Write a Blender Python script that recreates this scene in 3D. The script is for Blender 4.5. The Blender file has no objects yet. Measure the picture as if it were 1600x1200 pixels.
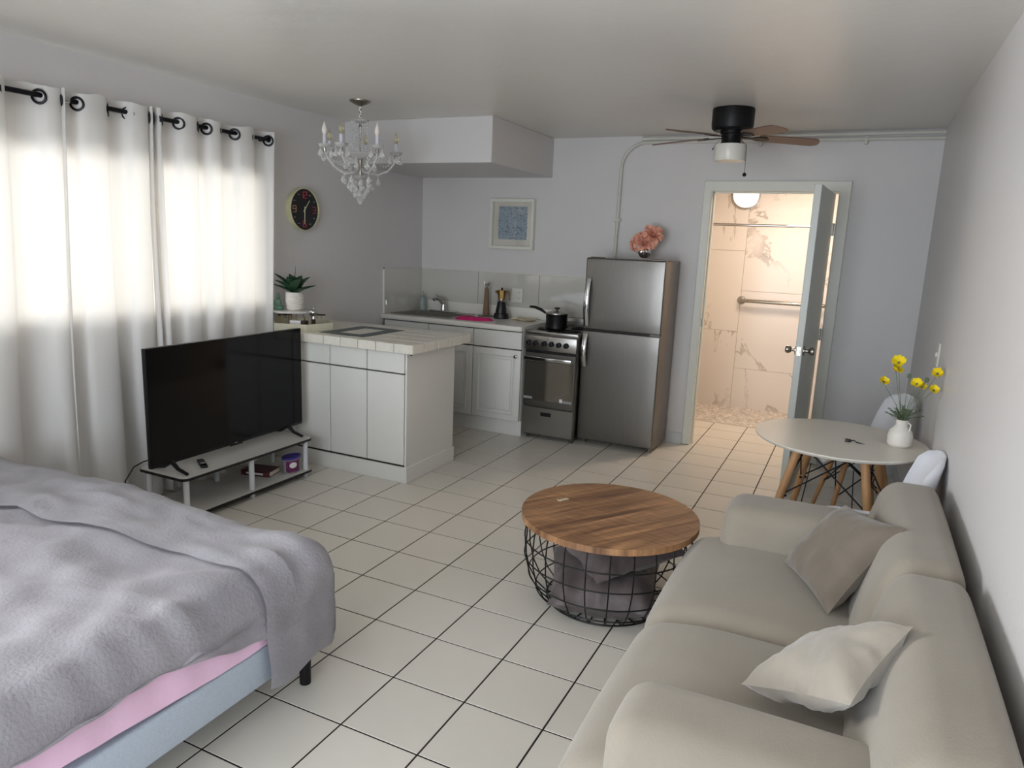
import bpy, bmesh, math, random
from mathutils import Vector, Matrix, noise
random.seed(7)
S = bpy.context.scene
COL = S.collection
PI = math.pi

# ---------------------------------------------------------------- camera
cam_d = bpy.data.cameras.new('camera'); cam = bpy.data.objects.new('camera', cam_d); COL.objects.link(cam)
R_, U_, F_ = Vector((0.89940343, 0.43526637, 0.04020763)), Vector((-0.12046887, 0.1584012, 0.97999812)), Vector((-0.42019129, 0.88625744, -0.19490263))
M = Matrix.Identity(4)
for i in range(3):
    M[i][0], M[i][1], M[i][2] = R_[i], U_[i], -F_[i]
M[0][3], M[1][3], M[2][3] = 1.6995, -1.7046, 1.6170
cam.matrix_world = M
cam_d.sensor_width = 36; cam_d.lens = 1117.745 / 1600 * 36
cam_d.clip_start = 0.02; cam_d.clip_end = 100
S.camera = cam

# ---------------------------------------------------------------- exposure, world, window light
S.view_settings.view_transform = 'Standard'; S.view_settings.look = 'None'
S.view_settings.gamma = 1; S.view_settings.use_curve_mapping = False
S.view_settings.exposure = 1.05
W = bpy.data.worlds.new('sky'); S.world = W; W.use_nodes = True
W.node_tree.nodes['Background'].inputs[0].default_value = (0.85, 0.93, 1.0, 1)
W.node_tree.nodes['Background'].inputs[1].default_value = 1.1

def area(name, loc, direction, sx, sy, power, col, spread=PI):
    l = bpy.data.lights.new(name, 'AREA'); l.shape = 'RECTANGLE'; l.size = sx; l.size_y = sy
    l.energy = power; l.color = col; l.spread = spread
    o = bpy.data.objects.new(name, l); COL.objects.link(o); o.location = loc
    o.rotation_euler = Vector(direction).to_track_quat('-Z', 'Y').to_euler()
    return o
area('daylight_curtained_window', (-5.1, 1.1, 1.55), (1, 0, 0), 3.4, 1.5, 128, (0.98, 0.985, 1.0))
area('added_open_window_light', (-2.50, -1.2, 1.56), (1, 0, 0), 1.5, 1.1, 80, (0.97, 0.98, 1.0))  # added daylight through an unseen window stretch assumed uncovered, to brighten the room
area('daylight_rear_door', (0.4, -3.3, 1.35), (0, 1, 0), 2.6, 2.0, 60, (0.85, 0.92, 1.0))

# ---------------------------------------------------------------- materials
def lin(c): 
    c = c / 255.0
    return c / 12.92 if c <= 0.04045 else ((c + 0.055) / 1.055) ** 2.4
def rgb(t): return (lin(t[0]), lin(t[1]), lin(t[2]), 1)
def mat(name, col, rough=0.5, metal=0.0, var=0.05, scale=6.0, bump=0.0, bscale=40.0, stretch=(1, 1, 1), coat=0, sheen=0, trans=0, emit=None, alpha=1, rnd=0, ior=1.45, spec=None):
    m = bpy.data.materials.new(name); m.use_nodes = True
    nt = m.node_tree; b = nt.nodes['Principled BSDF']; N = nt.nodes.new; L = nt.links.new
    tc = N('ShaderNodeTexCoord'); mp = N('ShaderNodeMapping'); mp.inputs['Scale'].default_value = stretch
    L(tc.outputs['Object'], mp.inputs['Vector'])
    nz = N('ShaderNodeTexNoise'); nz.inputs['Scale'].default_value = scale; nz.inputs['Detail'].default_value = 5
    L(mp.outputs[0], nz.inputs['Vector'])
    mr = N('ShaderNodeMapRange'); mr.inputs['To Min'].default_value = 1 - var; mr.inputs['To Max'].default_value = 1 + var
    mr.inputs['From Min'].default_value = 0.3; mr.inputs['From Max'].default_value = 0.7
    L(nz.outputs['Fac'], mr.inputs['Value'])
    vm = N('ShaderNodeVectorMath'); vm.operation = 'SCALE'; vm.inputs[0].default_value = rgb(col)[:3]
    src = mr.outputs[0]
    if rnd:
        oi = N('ShaderNodeObjectInfo'); m2 = N('ShaderNodeMapRange'); m2.inputs['To Min'].default_value = 1 - rnd; m2.inputs['To Max'].default_value = 1 + rnd
        L(oi.outputs['Random'], m2.inputs['Value'])
        mm = N('ShaderNodeMath'); mm.operation = 'MULTIPLY'; L(src, mm.inputs[0]); L(m2.outputs[0], mm.inputs[1]); src = mm.outputs[0]
    L(src, vm.inputs['Scale']); L(vm.outputs[0], b.inputs['Base Color'])
    b.inputs['Roughness'].default_value = rough; b.inputs['Metallic'].default_value = metal
    b.inputs['Coat Weight'].default_value = coat; b.inputs['Sheen Weight'].default_value = sheen
    b.inputs['Transmission Weight'].default_value = trans; b.inputs['IOR'].default_value = ior
    if spec is not None: b.inputs['Specular IOR Level'].default_value = spec
    if alpha < 1: b.inputs['Alpha'].default_value = alpha
    if emit:
        b.inputs['Emission Color'].default_value = rgb(emit[0]); b.inputs['Emission Strength'].default_value = emit[1]
    if bump:
        n2 = N('ShaderNodeTexNoise'); n2.inputs['Scale'].default_value = bscale; n2.inputs['Detail'].default_value = 6
        L(mp.outputs[0], n2.inputs['Vector'])
        bp = N('ShaderNodeBump'); bp.inputs['Strength'].default_value = bump; bp.inputs['Distance'].default_value = 0.01
        L(n2.outputs['Fac'], bp.inputs['Height']); L(bp.outputs[0], b.inputs['Normal'])
    return m
M_ = {}
M_['wall'] = mat('painted_wall', (214, 211, 210), 0.42, var=0.012, scale=2, bump=0.12, bscale=25)
M_['ceil'] = mat('ceiling_plaster', (226, 223, 217), 0.33, var=0.015, scale=1.5, bump=0.5, bscale=5)
M_['trim'] = mat('trim_paint', (222, 222, 212), 0.3, var=0.02, scale=5)
M_['door'] = mat('door_paint', (206, 210, 204), 0.3, var=0.02, scale=3)
M_['tile'] = mat('floor_tile_glaze', (218, 213, 203), 0.33, var=0.035, scale=3, bump=0.03, bscale=8, rnd=0.025)
M_['grout'] = mat('floor_grout', (38, 30, 27), 0.95, var=0.1, scale=20)
M_['cab'] = mat('white_cabinet', (226, 225, 220), 0.4, var=0.01, scale=3)
M_['cabin'] = mat('cabinet_gap_shade', (70, 66, 62), 0.8)  # dark tone puts the shade between cabinet doors into the colour
M_['ctop'] = mat('laminate_counter', (226, 223, 215), 0.3, var=0.02, scale=10)
M_['ctile'] = mat('counter_tile', (226, 222, 211), 0.28, var=0.05, scale=18, stretch=(1, 6, 1), rnd=0.03)
M_['cgrout'] = mat('counter_grout', (170, 165, 155), 0.8)
M_['dtile'] = mat('dark_inlay_tile', (58, 74, 73), 0.35, var=0.08, scale=12)
M_['splash'] = mat('backsplash_tile', (198, 196, 189), 0.06, var=0.02, scale=3, coat=1.0, ior=1.7)
M_['steel'] = mat('brushed_steel', (158, 155, 150), 0.32, 1.0, var=0.05, scale=12, stretch=(1, 1, 14))
M_['steeld'] = mat('dark_brushed_steel', (124, 121, 117), 0.33, 1.0, var=0.04, scale=10, stretch=(14, 1, 1))
M_['chrome'] = mat('chrome', (200, 200, 200), 0.12, 1.0, var=0.02)
M_['nickel'] = mat('satin_nickel', (165, 160, 150), 0.25, 1.0, var=0.03)
M_['black'] = mat('black_metal', (18, 18, 20), 0.45, 0.3, var=0.1)
M_['blackp'] = mat('black_plastic', (14, 14, 16), 0.35, var=0.1)
M_['screen'] = mat('tv_screen', (3, 3, 6), 0.10, var=0.02, spec=.3)
M_['oveng'] = mat('oven_glass', (136, 130, 120), 0.06, 0.75, var=0.03)
M_['sofa'] = mat('sofa_fabric', (144, 136, 123), 0.85, var=0.05, scale=5, bump=0.12, bscale=180, sheen=0.25)
M_['sofal'] = mat('light_cushion_fabric', (152, 144, 132), 0.8, var=0.06, scale=6, bump=0.1, bscale=90, sheen=0.4)
M_['pild'] = mat('taupe_velvet', (108, 98, 86), 0.75, var=0.1, scale=9, bump=0.1, bscale=60, sheen=0.3)
M_['pilm'] = mat('mauve_grey_velvet', (92, 82, 82), 0.5, var=0.25, scale=10, bump=0.5, bscale=16, sheen=0.12)
M_['blanket'] = mat('grey_plush', (190, 187, 193), 0.9, var=0.15, scale=5, bump=0.3, bscale=90, sheen=0.5)
M_['pink'] = mat('pink_sheet', (233, 196, 222), 0.85, var=0.04, scale=6, bump=0.15, bscale=18)
M_['bedf'] = mat('bed_fabric', (180, 191, 205), 0.9, var=0.05, scale=120, bump=0.15, bscale=220)
M_['basew'] = mat('baseboard_paint', (205, 206, 206), 0.4, var=0.02)
M_['tstone'] = mat('white_shelf_board', (205, 202, 196), 0.4, var=0.02)
M_['legw'] = mat('white_tube', (214, 216, 220), 0.35, var=0.01)
M_['tabw'] = mat('white_table_top', (222, 217, 205), 0.3, var=0.01)
M_['beech'] = mat('beech_wood', (186, 142, 98), 0.5, var=0.12, scale=9, stretch=(5, 5, 0.8))
M_['shell'] = mat('white_plastic_shell', (224, 225, 230), 0.3, var=0.01)
M_['cer'] = mat('white_ceramic', (224, 219, 211), 0.35, var=0.02)
M_['gold'] = mat('gold_metal', (190, 160, 105), 0.2, 1.0)
M_['leafd'] = mat('dark_leaf', (34, 66, 42), 0.4, var=0.25, scale=18)
M_['leafg'] = mat('grey_green_leaf', (104, 120, 92), 0.6, var=0.2, scale=20)
M_['buddha'] = mat('green_stone', (96, 128, 106), 0.5, var=0.15, scale=30)
M_['yellow'] = mat('yellow_petal', (238, 212, 20), 0.6, var=0.08, scale=30)
M_['peony'] = mat('salmon_petal', (242, 180, 156), 0.7, var=0.2, scale=28)
M_['dgreen'] = mat('dark_stem', (46, 48, 32), 0.7)
M_['magenta'] = mat('magenta_cloth', (206, 30, 110), 0.7, var=0.08, scale=20)
M_['woodd'] = mat('walnut_wood', (120, 92, 66), 0.5, var=0.12, scale=10, stretch=(6, 6, 0.7))
M_['cream'] = mat('cream_ceramic', (214, 200, 170), 0.4)
M_['tray'] = mat('cream_tray', (214, 210, 186), 0.55, var=0.04, scale=20)
M_['handle'] = mat('tray_handle_brown', (58, 40, 32), 0.5)
M_['marblew'] = mat('marble_disc', (212, 208, 204), 0.25, var=0.14, scale=14)
M_['gold2'] = mat('brass_wire', (150, 120, 70), 0.35, 0.8)
M_['paper'] = mat('paper_pages', (222, 214, 200), 0.8)
M_['cover'] = mat('book_cover', (92, 50, 52), 0.35, var=0.5, scale=14)
M_['purple'] = mat('purple_lid', (70, 58, 140), 0.4)
M_['tub'] = mat('clear_tub', (150, 158, 152), 0.3, var=0.05, spec=0.5)
M_['label'] = mat('tub_label', (112, 44, 96), 0.5, var=0.6, scale=60)
M_['white'] = mat('white_print', (236, 232, 232), 0.6)
M_['red'] = mat('red_print', (206, 84, 84), 0.6)
M_['grey'] = mat('grey_button', (150, 152, 150), 0.4)
M_['clockrim'] = mat('pale_gold_rim', (206, 204, 168), 0.4, 0.2)
M_['clockf'] = mat('clock_face', (24, 24, 30), 0.4)
M_['numr'] = mat('clock_red', (190, 60, 80), 0.5)
M_['numt'] = mat('clock_tan', (198, 150, 112), 0.5)
M_['blade'] = mat('fan_blade_wood', (118, 92, 80), 0.45, var=0.12, scale=8, stretch=(1, 5, 1))
M_['opal'] = mat('opal_glass', (226, 224, 214), 0.25)
M_['bulbw'] = mat('frosted_bulb', (240, 232, 226), 0.4)
M_['bulbc'] = mat('clear_bulb', (245, 240, 215), 0.05, trans=0.9)
M_['flame'] = mat('amber_filament', (228, 205, 130), 0.4)
M_['crystal'] = mat('cut_crystal', (250, 250, 248), 0.06, trans=0.62, ior=1.4)
M_['sockw'] = mat('candle_sleeve', (214, 214, 222), 0.5)
M_['mat'] = mat('picture_mat', (216, 210, 196), 0.7)
M_['rod'] = mat('curtain_rod_black', (16, 16, 24), 0.4, 0.4)
M_['pebble'] = mat('pebble_stone', (214, 206, 198), 0.5, var=0.3, scale=22)
M_['bfloor'] = mat('bathroom_grout', (200, 190, 178), 0.8)
M_['roundelw'] = mat('emissive_roundel', (255, 250, 250), 0.4, emit=((255, 236, 228), 0.7))  # emissive white of the round disc on the shower wall
M_['paintpipe'] = mat('painted_conduit', (206, 204, 196), 0.4)
M_['soap'] = mat('clear_soap_bottle', (176, 190, 186), 0.15, trans=0.4)
M_['bwhite'] = mat('appliance_side', (126, 118, 110), 0.35, 0.6, var=0.03)
M_['burner'] = mat('burner_coil', (28, 26, 28), 0.4, 0.4)

def glassmat():
    m = bpy.data.materials.new('thin_window_glass'); m.use_nodes = True; nt = m.node_tree; nt.nodes.clear(); N = nt.nodes.new; L = nt.links.new
    o = N('ShaderNodeOutputMaterial'); mx = N('ShaderNodeMixShader'); t = N('ShaderNodeBsdfTransparent'); g = N('ShaderNodeBsdfGlossy'); fr = N('ShaderNodeFresnel')
    g.inputs['Roughness'].default_value = 0.02; fr.inputs[0].default_value = 1.55
    L(fr.outputs[0], mx.inputs[0]); L(t.outputs[0], mx.inputs[1]); L(g.outputs[0], mx.inputs[2]); L(mx.outputs[0], o.inputs[0])
    return m
M_['glass'] = glassmat()
def curtainmat():
    m = bpy.data.materials.new('curtain_fabric'); m.use_nodes = True; nt = m.node_tree; nt.nodes.clear(); N = nt.nodes.new; L = nt.links.new
    o = N('ShaderNodeOutputMaterial'); mx = N('ShaderNodeMixShader'); t = N('ShaderNodeBsdfTranslucent'); d = N('ShaderNodeBsdfDiffuse')
    tc = N('ShaderNodeTexCoord'); nz = N('ShaderNodeTexNoise'); nz.inputs['Scale'].default_value = 260; L(tc.outputs['Object'], nz.inputs[0])
    mr = N('ShaderNodeMapRange'); mr.inputs['To Min'].default_value = 0.24; mr.inputs['To Max'].default_value = 0.29; L(nz.outputs['Fac'], mr.inputs['Value']); L(mr.outputs[0], mx.inputs[0])
    t.inputs[0].default_value = rgb((247, 240, 228)); d.inputs[0].default_value = rgb((234, 233, 232))
    L(d.outputs[0], mx.inputs[1]); L(t.outputs[0], mx.inputs[2]); L(mx.outputs[0], o.inputs[0])
    return m
M_['curtain'] = curtainmat()
def woodtop(name, c1, c2, ang):
    m = bpy.data.materials.new(name); m.use_nodes = True; nt = m.node_tree; b = nt.nodes['Principled BSDF']; N = nt.nodes.new; L = nt.links.new
    tc = N('ShaderNodeTexCoord'); mp = N('ShaderNodeMapping'); mp.vector_type = 'TEXTURE'; mp.inputs['Rotation'].default_value = (0, 0, ang); mp.inputs['Scale'].default_value = (1, 0.12, 1)
    L(tc.outputs['Object'], mp.inputs[0])
    oi = N('ShaderNodeObjectInfo'); ad = N('ShaderNodeVectorMath'); ad.operation = 'ADD'; sc = N('ShaderNodeVectorMath'); sc.operation = 'SCALE'; sc.inputs[0].default_value = (7, 9, 3)
    L(oi.outputs['Random'], sc.inputs['Scale']); L(mp.outputs[0], ad.inputs[0]); L(sc.outputs[0], ad.inputs[1])
    nz = N('ShaderNodeTexNoise'); nz.inputs['Scale'].default_value = 2.2; nz.inputs['Detail'].default_value = 8; nz.inputs['Distortion'].default_value = 0.6; L(ad.outputs[0], nz.inputs[0])
    cr = N('ShaderNodeValToRGB'); cr.color_ramp.elements[0].position = 0.3; cr.color_ramp.elements[1].position = 0.72
    cr.color_ramp.elements[0].color = rgb(c1); cr.color_ramp.elements[1].color = rgb(c2); L(nz.outputs['Fac'], cr.inputs[0])
    # saw marks across the grain
    wv = N('ShaderNodeTexNoise'); wv.inputs['Scale'].default_value = 10; mp2 = N('ShaderNodeMapping'); mp2.vector_type = 'TEXTURE'; mp2.inputs['Rotation'].default_value = (0, 0, ang + 0.35); mp2.inputs['Scale'].default_value = (0.14, 2.0, 1)
    L(tc.outputs['Object'], mp2.inputs[0]); L(mp2.outputs[0], wv.inputs[0])
    mr = N('ShaderNodeMapRange'); mr.inputs['From Min'].default_value = 0.35; mr.inputs['From Max'].default_value = 0.65; mr.inputs['To Min'].default_value = 0.84; mr.inputs['To Max'].default_value = 1.12
    L(wv.outputs['Fac'], mr.inputs['Value'])
    m3 = N('ShaderNodeMapRange'); m3.inputs['To Min'].default_value = 0.62; m3.inputs['To Max'].default_value = 1.28; L(oi.outputs['Random'], m3.inputs['Value'])
    mm = N('ShaderNodeMath'); mm.operation = 'MULTIPLY'; L(mr.outputs[0], mm.inputs[0]); L(m3.outputs[0], mm.inputs[1])
    vs = N('ShaderNodeVectorMath'); vs.operation = 'SCALE'; L(cr.outputs[0], vs.inputs[0]); L(mm.outputs[0], vs.inputs['Scale']); L(vs.outputs[0], b.inputs['Base Color'])
    b.inputs['Roughness'].default_value = 0.5
    bp = N('ShaderNodeBump'); bp.inputs['Strength'].default_value = 0.15; bp.inputs['Distance'].default_value = 0.004; L(wv.outputs['Fac'], bp.inputs['Height']); L(bp.outputs[0], b.inputs['Normal'])
    return m
M_['mango'] = woodtop('mango_wood', (96, 64, 42), (178, 134, 94), math.radians(57))
def marblemat():
    m = bpy.data.materials.new('bathroom_marble'); m.use_nodes = True; nt = m.node_tree; b = nt.nodes['Principled BSDF']; N = nt.nodes.new; L = nt.links.new
    tc = N('ShaderNodeTexCoord'); oi = N('ShaderNodeObjectInfo'); sc = N('ShaderNodeVectorMath'); sc.operation = 'SCALE'; sc.inputs[0].default_value = (5, 3, 8)
    L(oi.outputs['Random'], sc.inputs['Scale']); ad = N('ShaderNodeVectorMath'); L(tc.outputs['Object'], ad.inputs[0]); L(sc.outputs[0], ad.inputs[1])
    rt = N('ShaderNodeMapping'); rt.inputs['Rotation'].default_value = (0, 0.7, 0); rt.inputs['Scale'].default_value = (1, 1, 0.45); L(ad.outputs[0], rt.inputs[0])
    nz = N('ShaderNodeTexNoise'); nz.inputs['Scale'].default_value = 1.1; nz.inputs['Detail'].default_value = 7; nz.inputs['Roughness'].default_value = 0.62; nz.inputs['Distortion'].default_value = 0.5; L(rt.outputs[0], nz.inputs[0])
    s = N('ShaderNodeMath'); s.operation = 'SUBTRACT'; s.inputs[1].default_value = 0.5; L(nz.outputs['Fac'], s.inputs[0])
    a = N('ShaderNodeMath'); a.operation = 'ABSOLUTE'; L(s.outputs[0], a.inputs[0])
    mr = N('ShaderNodeMapRange'); mr.inputs['From Max'].default_value = 0.012; L(a.outputs[0], mr.inputs['Value'])
    n2 = N('ShaderNodeTexNoise'); n2.inputs['Scale'].default_value = 2.5; L(ad.outputs[0], n2.inputs[0])
    m2 = N('ShaderNodeMapRange'); m2.inputs['From Min'].default_value = 0.42; m2.inputs['From Max'].default_value = 0.62; L(n2.outputs['Fac'], m2.inputs['Value'])
    mx = N('ShaderNodeMath'); mx.operation = 'MAXIMUM'; L(mr.outputs[0], mx.inputs[0]); L(m2.outputs[0], mx.inputs[1])
    cr = N('ShaderNodeMix'); cr.data_type = 'RGBA'; cr.inputs['A'].default_value = rgb((176, 164, 154)); cr.inputs['B'].default_value = rgb((232, 226, 220)); L(mx.outputs[0], cr.inputs['Factor'])
    L(cr.outputs['Result'], b.inputs['Base Color']); b.inputs['Roughness'].default_value = 0.25
    return m
M_['marble'] = marblemat()
def printmat():
    m = bpy.data.materials.new('blue_speckled_print'); m.use_nodes = True; nt = m.node_tree; b = nt.nodes['Principled BSDF']; N = nt.nodes.new; L = nt.links.new
    tc = N('ShaderNodeTexCoord'); nz = N('ShaderNodeTexVoronoi'); nz.inputs['Scale'].default_value = 70; L(tc.outputs['Object'], nz.inputs[0])
    n2 = N('ShaderNodeTexNoise'); n2.inputs['Scale'].default_value = 30; L(tc.outputs['Object'], n2.inputs[0])
    ad = N('ShaderNodeMath'); ad.operation = 'ADD'; L(nz.outputs['Distance'], ad.inputs[0]); L(n2.outputs['Fac'], ad.inputs[1])
    cr = N('ShaderNodeValToRGB'); cr.color_ramp.elements[0].position = 0.55; cr.color_ramp.elements[1].position = 1.1
    cr.color_ramp.elements[0].color = rgb((78, 96, 114)); cr.color_ramp.elements[1].color = rgb((158, 172, 182)); L(ad.outputs[0], cr.inputs[0]); L(cr.outputs[0], b.inputs['Base Color'])
    b.inputs['Roughness'].default_value = 0.6
    return m
M_['print'] = printmat()

# ---------------------------------------------------------------- mesh helpers
def T(x=0, y=0, z=0): return Matrix.Translation((x, y, z))
def box(bm, x0, y0, z0, x1, y1, z1, bev=0, seg=1, mtx=None):
    mx = T((x0 + x1) / 2, (y0 + y1) / 2, (z0 + z1) / 2) @ Matrix.Diagonal((abs(x1 - x0), abs(y1 - y0), abs(z1 - z0), 1))
    r = bmesh.ops.create_cube(bm, size=1, matrix=mx); vs = r['verts']
    if bev:
        es = list({e for v in vs for e in v.link_edges})
        rb = bmesh.ops.bevel(bm, geom=es, offset=bev, segments=seg, affect='EDGES', profile=0.5)
        vs = list({v for f in rb['faces'] for v in f.verts} | {v for v in vs if v.is_valid})
    if mtx: bmesh.ops.transform(bm, matrix=mtx, verts=vs)
    return vs
def frame_of(d):
    d = d.normalized(); a = Vector((0, 0, 1)) if abs(d.z) < 0.9 else Vector((1, 0, 0))
    u = d.cross(a).normalized(); return u, d.cross(u).normalized()
def tube(bm, pts, r, n=8, cap=True, closed=False):
    pts = [Vector(p) for p in pts]; k = len(pts); rings = []
    rr = r if isinstance(r, (list, tuple)) else [r] * k
    u = None
    for i, p in enumerate(pts):
        if closed: d = pts[(i + 1) % k] - pts[i - 1]
        else: d = pts[min(i + 1, k - 1)] - pts[max(i - 1, 0)]
        d.normalize()
        if u is None: u, v = frame_of(d)
        else:
            u = (u - d * u.dot(d)).normalized(); v = d.cross(u).normalized()
        rings.append([bm.verts.new(p + (u * math.cos(2 * PI * j / n) + v * math.sin(2 * PI * j / n)) * rr[i]) for j in range(n)])
    for i in range(k if closed else k - 1):
        a, b = rings[i], rings[(i + 1) % k]
        for j in range(n): bm.faces.new((a[j], a[(j + 1) % n], b[(j + 1) % n], b[j]))
    if cap and not closed:
        bm.faces.new(rings[0][::-1]); bm.faces.new(rings[-1])
def lathe(bm, prof, n=24, c=(0, 0, 0), mtx=None, cap=True):
    rings = []; new = []
    for r, z in prof:
        rings.append([bm.verts.new((c[0] + r * math.cos(2 * PI * j / n), c[1] + r * math.sin(2 * PI * j / n), c[2] + z)) for j in range(n)]); new += rings[-1]
    for a, b in zip(rings, rings[1:]):
        for j in range(n): bm.faces.new((a[j], a[(j + 1) % n], b[(j + 1) % n], b[j]))
    if cap:
        bm.faces.new(rings[0][::-1]); bm.faces.new(rings[-1])
    if mtx: bmesh.ops.transform(bm, matrix=mtx, verts=new)
    return new
def cyl(bm, c, r, h, n=20, mtx=None): return lathe(bm, [(r, 0), (r, h)], n, c, mtx)
def cyl2(bm, a, b, r, r2=None, n=12): tube(bm, [a, b], [r, r2 if r2 is not None else r], n)
def ball(bm, c, r, n=10, sz=1.0):
    prof = [(max(1e-4, r * math.sin(PI * i / n)), -r * sz * math.cos(PI * i / n)) for i in range(n + 1)]
    return lathe(bm, prof, 14, c)
def prism(bm, poly, z0, z1):
    a = [bm.verts.new((x, y, z0)) for x, y in poly]; b = [bm.verts.new((x, y, z1)) for x, y in poly]; n = len(poly)
    bm.faces.new(a[::-1]); bm.faces.new(b)
    for i in range(n): bm.faces.new((a[i], a[(i + 1) % n], b[(i + 1) % n], b[i]))
    return a + b
def grid(bm, P, closed_u=False):
    V = [[bm.verts.new(p) for p in row] for row in P]
    for i in range(len(V) - 1):
        for j in range(len(V[0]) - 1): bm.faces.new((V[i][j], V[i + 1][j], V[i + 1][j + 1], V[i][j + 1]))
    return V
def softbox(bm, x0, y0, z0, x1, y1, z1, r, bulge=(0, 0, 0), n=8, fn=None, wob=0):
    c = Vector(((x0 + x1) / 2, (y0 + y1) / 2, (z0 + z1) / 2)); h = Vector(((x1 - x0) / 2, (y1 - y0) / 2, (z1 - z0) / 2))
    def ax(H):
        rr = min(r, H * 0.999); a = [-H + rr * k / 4 for k in range(5)]
        m = [(-H + rr) + (2 * (H - rr)) * k / n for k in range(1, n)]
        return a + m + [-q for q in a[::-1]]
    A = [ax(h[i]) for i in range(3)]; cache = {}
    def vert(i, j, k):
        if (i, j, k) in cache: return cache[(i, j, k)]
        p = Vector((A[0][i], A[1][j], A[2][k])); q = Vector([max(-h[a] + min(r, h[a]), min(h[a] - min(r, h[a]), p[a])) for a in range(3)])
        d = p - q
        if d.length > 1e-9:
            mxd = max(abs(d[a]) for a in range(3)); p = q + d.normalized() * mxd
        u = [p[a] / h[a] for a in range(3)]
        for a in range(3):
            o = [u[b] for b in range(3) if b != a]
            p[a] += bulge[a] * u[a] * (1 - o[0] ** 2) * (1 - o[1] ** 2)
        p = p + c
        if wob: p += Vector((noise.noise(p * 5), noise.noise(p * 5 + Vector((9, 0, 0))), noise.noise(p * 5 + Vector((0, 9, 0))))) * wob
        if fn: p = fn(p)
        cache[(i, j, k)] = bm.verts.new(p); return cache[(i, j, k)]
    nx, ny, nz = len(A[0]) - 1, len(A[1]) - 1, len(A[2]) - 1
    for i in range(nx):
        for j in range(ny):
            bm.faces.new((vert(i, j, 0), vert(i, j + 1, 0), vert(i + 1, j + 1, 0), vert(i + 1, j, 0)))
            bm.faces.new((vert(i, j, nz), vert(i + 1, j, nz), vert(i + 1, j + 1, nz), vert(i, j + 1, nz)))
    for i in range(nx):
        for k in range(nz):
            bm.faces.new((vert(i, 0, k), vert(i + 1, 0, k), vert(i + 1, 0, k + 1), vert(i, 0, k + 1)))
            bm.faces.new((vert(i, ny, k), vert(i, ny, k + 1), vert(i + 1, ny, k + 1), vert(i + 1, ny, k)))
    for j in range(ny):
        for k in range(nz):
            bm.faces.new((vert(0, j, k), vert(0, j, k + 1), vert(0, j + 1, k + 1), vert(0, j + 1, k)))
            bm.faces.new((vert(nx, j, k), vert(nx, j + 1, k), vert(nx, j + 1, k + 1), vert(nx, j, k + 1)))
def pillow(bm, c00, c10, c11, c01, th, n=22, wr=0.006, seed=0):
    c00, c10, c11, c01 = map(Vector, (c00, c10, c11, c01)); nrm = (c10 - c00).cross(c01 - c00).normalized()
    def P(u, v, s):
        uu, vv = 2 * u - 1, 2 * v - 1
        pin = 0.07
        a = 0.5 + 0.5 * uu * (1 - pin * (1 - vv * vv)); b = 0.5 + 0.5 * vv * (1 - pin * (1 - uu * uu))
        p = c00 * (1 - a) * (1 - b) + c10 * a * (1 - b) + c11 * a * b + c01 * (1 - a) * b
        t = th * (max(0, (1 - uu ** 4) * (1 - vv ** 4))) ** 0.62
        e = (1 - uu * uu) * (1 - vv * vv)
        w = noise.noise(Vector((uu * 2.2 + seed, vv * 2.2, s))) * wr * 2.2 + noise.noise(Vector((uu * 7 + seed, vv * 3, s))) * wr
        edge = abs(math.sin(9 * uu + seed)) * (1 - (1 - vv * vv)) * wr + abs(math.sin(9 * vv)) * (uu * uu) * wr
        return p + nrm * (s * (t + (w - edge * 0.6) * min(1, t / th * 3)))
    for s in (1, -1):
        V = [[None] * (n + 1) for _ in range(n + 1)]
        for i in range(n + 1):
            for j in range(n + 1): V[i][j] = bm.verts.new(P(i / n, j / n, s))
        for i in range(n):
            for j in range(n):
                q = (V[i][j], V[i + 1][j], V[i + 1][j + 1], V[i][j + 1]); bm.faces.new(q if s > 0 else q[::-1])
    bmesh.ops.remove_doubles(bm, verts=bm.verts, dist=1e-4)

def BM(): return bmesh.new()
def root_matrix(o):
    while o.parent: o = o.parent
    return Matrix.Translation(o.location) @ Matrix.Rotation(o.rotation_euler.z, 4, 'Z')
def obj(name, bm, m, parent=None, world=True, smooth=35, origin=None):
    bmesh.ops.recalc_face_normals(bm, faces=bm.faces)
    me = bpy.data.meshes.new(name); bm.to_mesh(me); bm.free()
    if isinstance(m, str): m = M_[m]
    me.materials.append(m)
    if smooth:
        me.polygons.foreach_set('use_smooth', [True] * len(me.polygons)); me.set_sharp_from_angle(angle=math.radians(smooth))
    o = bpy.data.objects.new(name, me); COL.objects.link(o)
    if parent:
        o.parent = parent
        if world: me.transform(root_matrix(parent).inverted())
    elif world:
        xs = [v.co for v in me.vertices]
        c = origin or ((min(v.x for v in xs) + max(v.x for v in xs)) / 2, (min(v.y for v in xs) + max(v.y for v in xs)) / 2, min(v.z for v in xs))
        me.transform(T(*c).inverted()); o.location = c
    return o
def tag(o, label, cat, group=None, kind=None):
    if label: o['label'] = label
    if cat: o['category'] = cat
    if group: o['group'] = group
    if kind: o['kind'] = kind
    return o
def thing(name, label, cat, loc=(0, 0, 0), rz=0, group=None):
    o = bpy.data.objects.new(name, None); COL.objects.link(o); o.location = loc; o.rotation_euler = (0, 0, rz); o.empty_display_size = 0.1
    return tag(o, label, cat, group)
def struct(name, bm, m, parent=None, smooth=35, label=None):
    o = obj(name, bm, m, parent, smooth=smooth)
    if not parent: o['kind'] = 'structure'
    if label: o['label'] = label
    return o
def copy_tree(o, parent=None):
    c = o.copy(); COL.objects.link(c); c.parent = parent
    for ch in list(o.children): copy_tree(ch, c)
    return c
def bxo(name, dims, m, parent=None, bev=0, seg=1):
    bm = BM(); box(bm, *dims, bev=bev, seg=seg); return obj(name, bm, m, parent)

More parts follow.
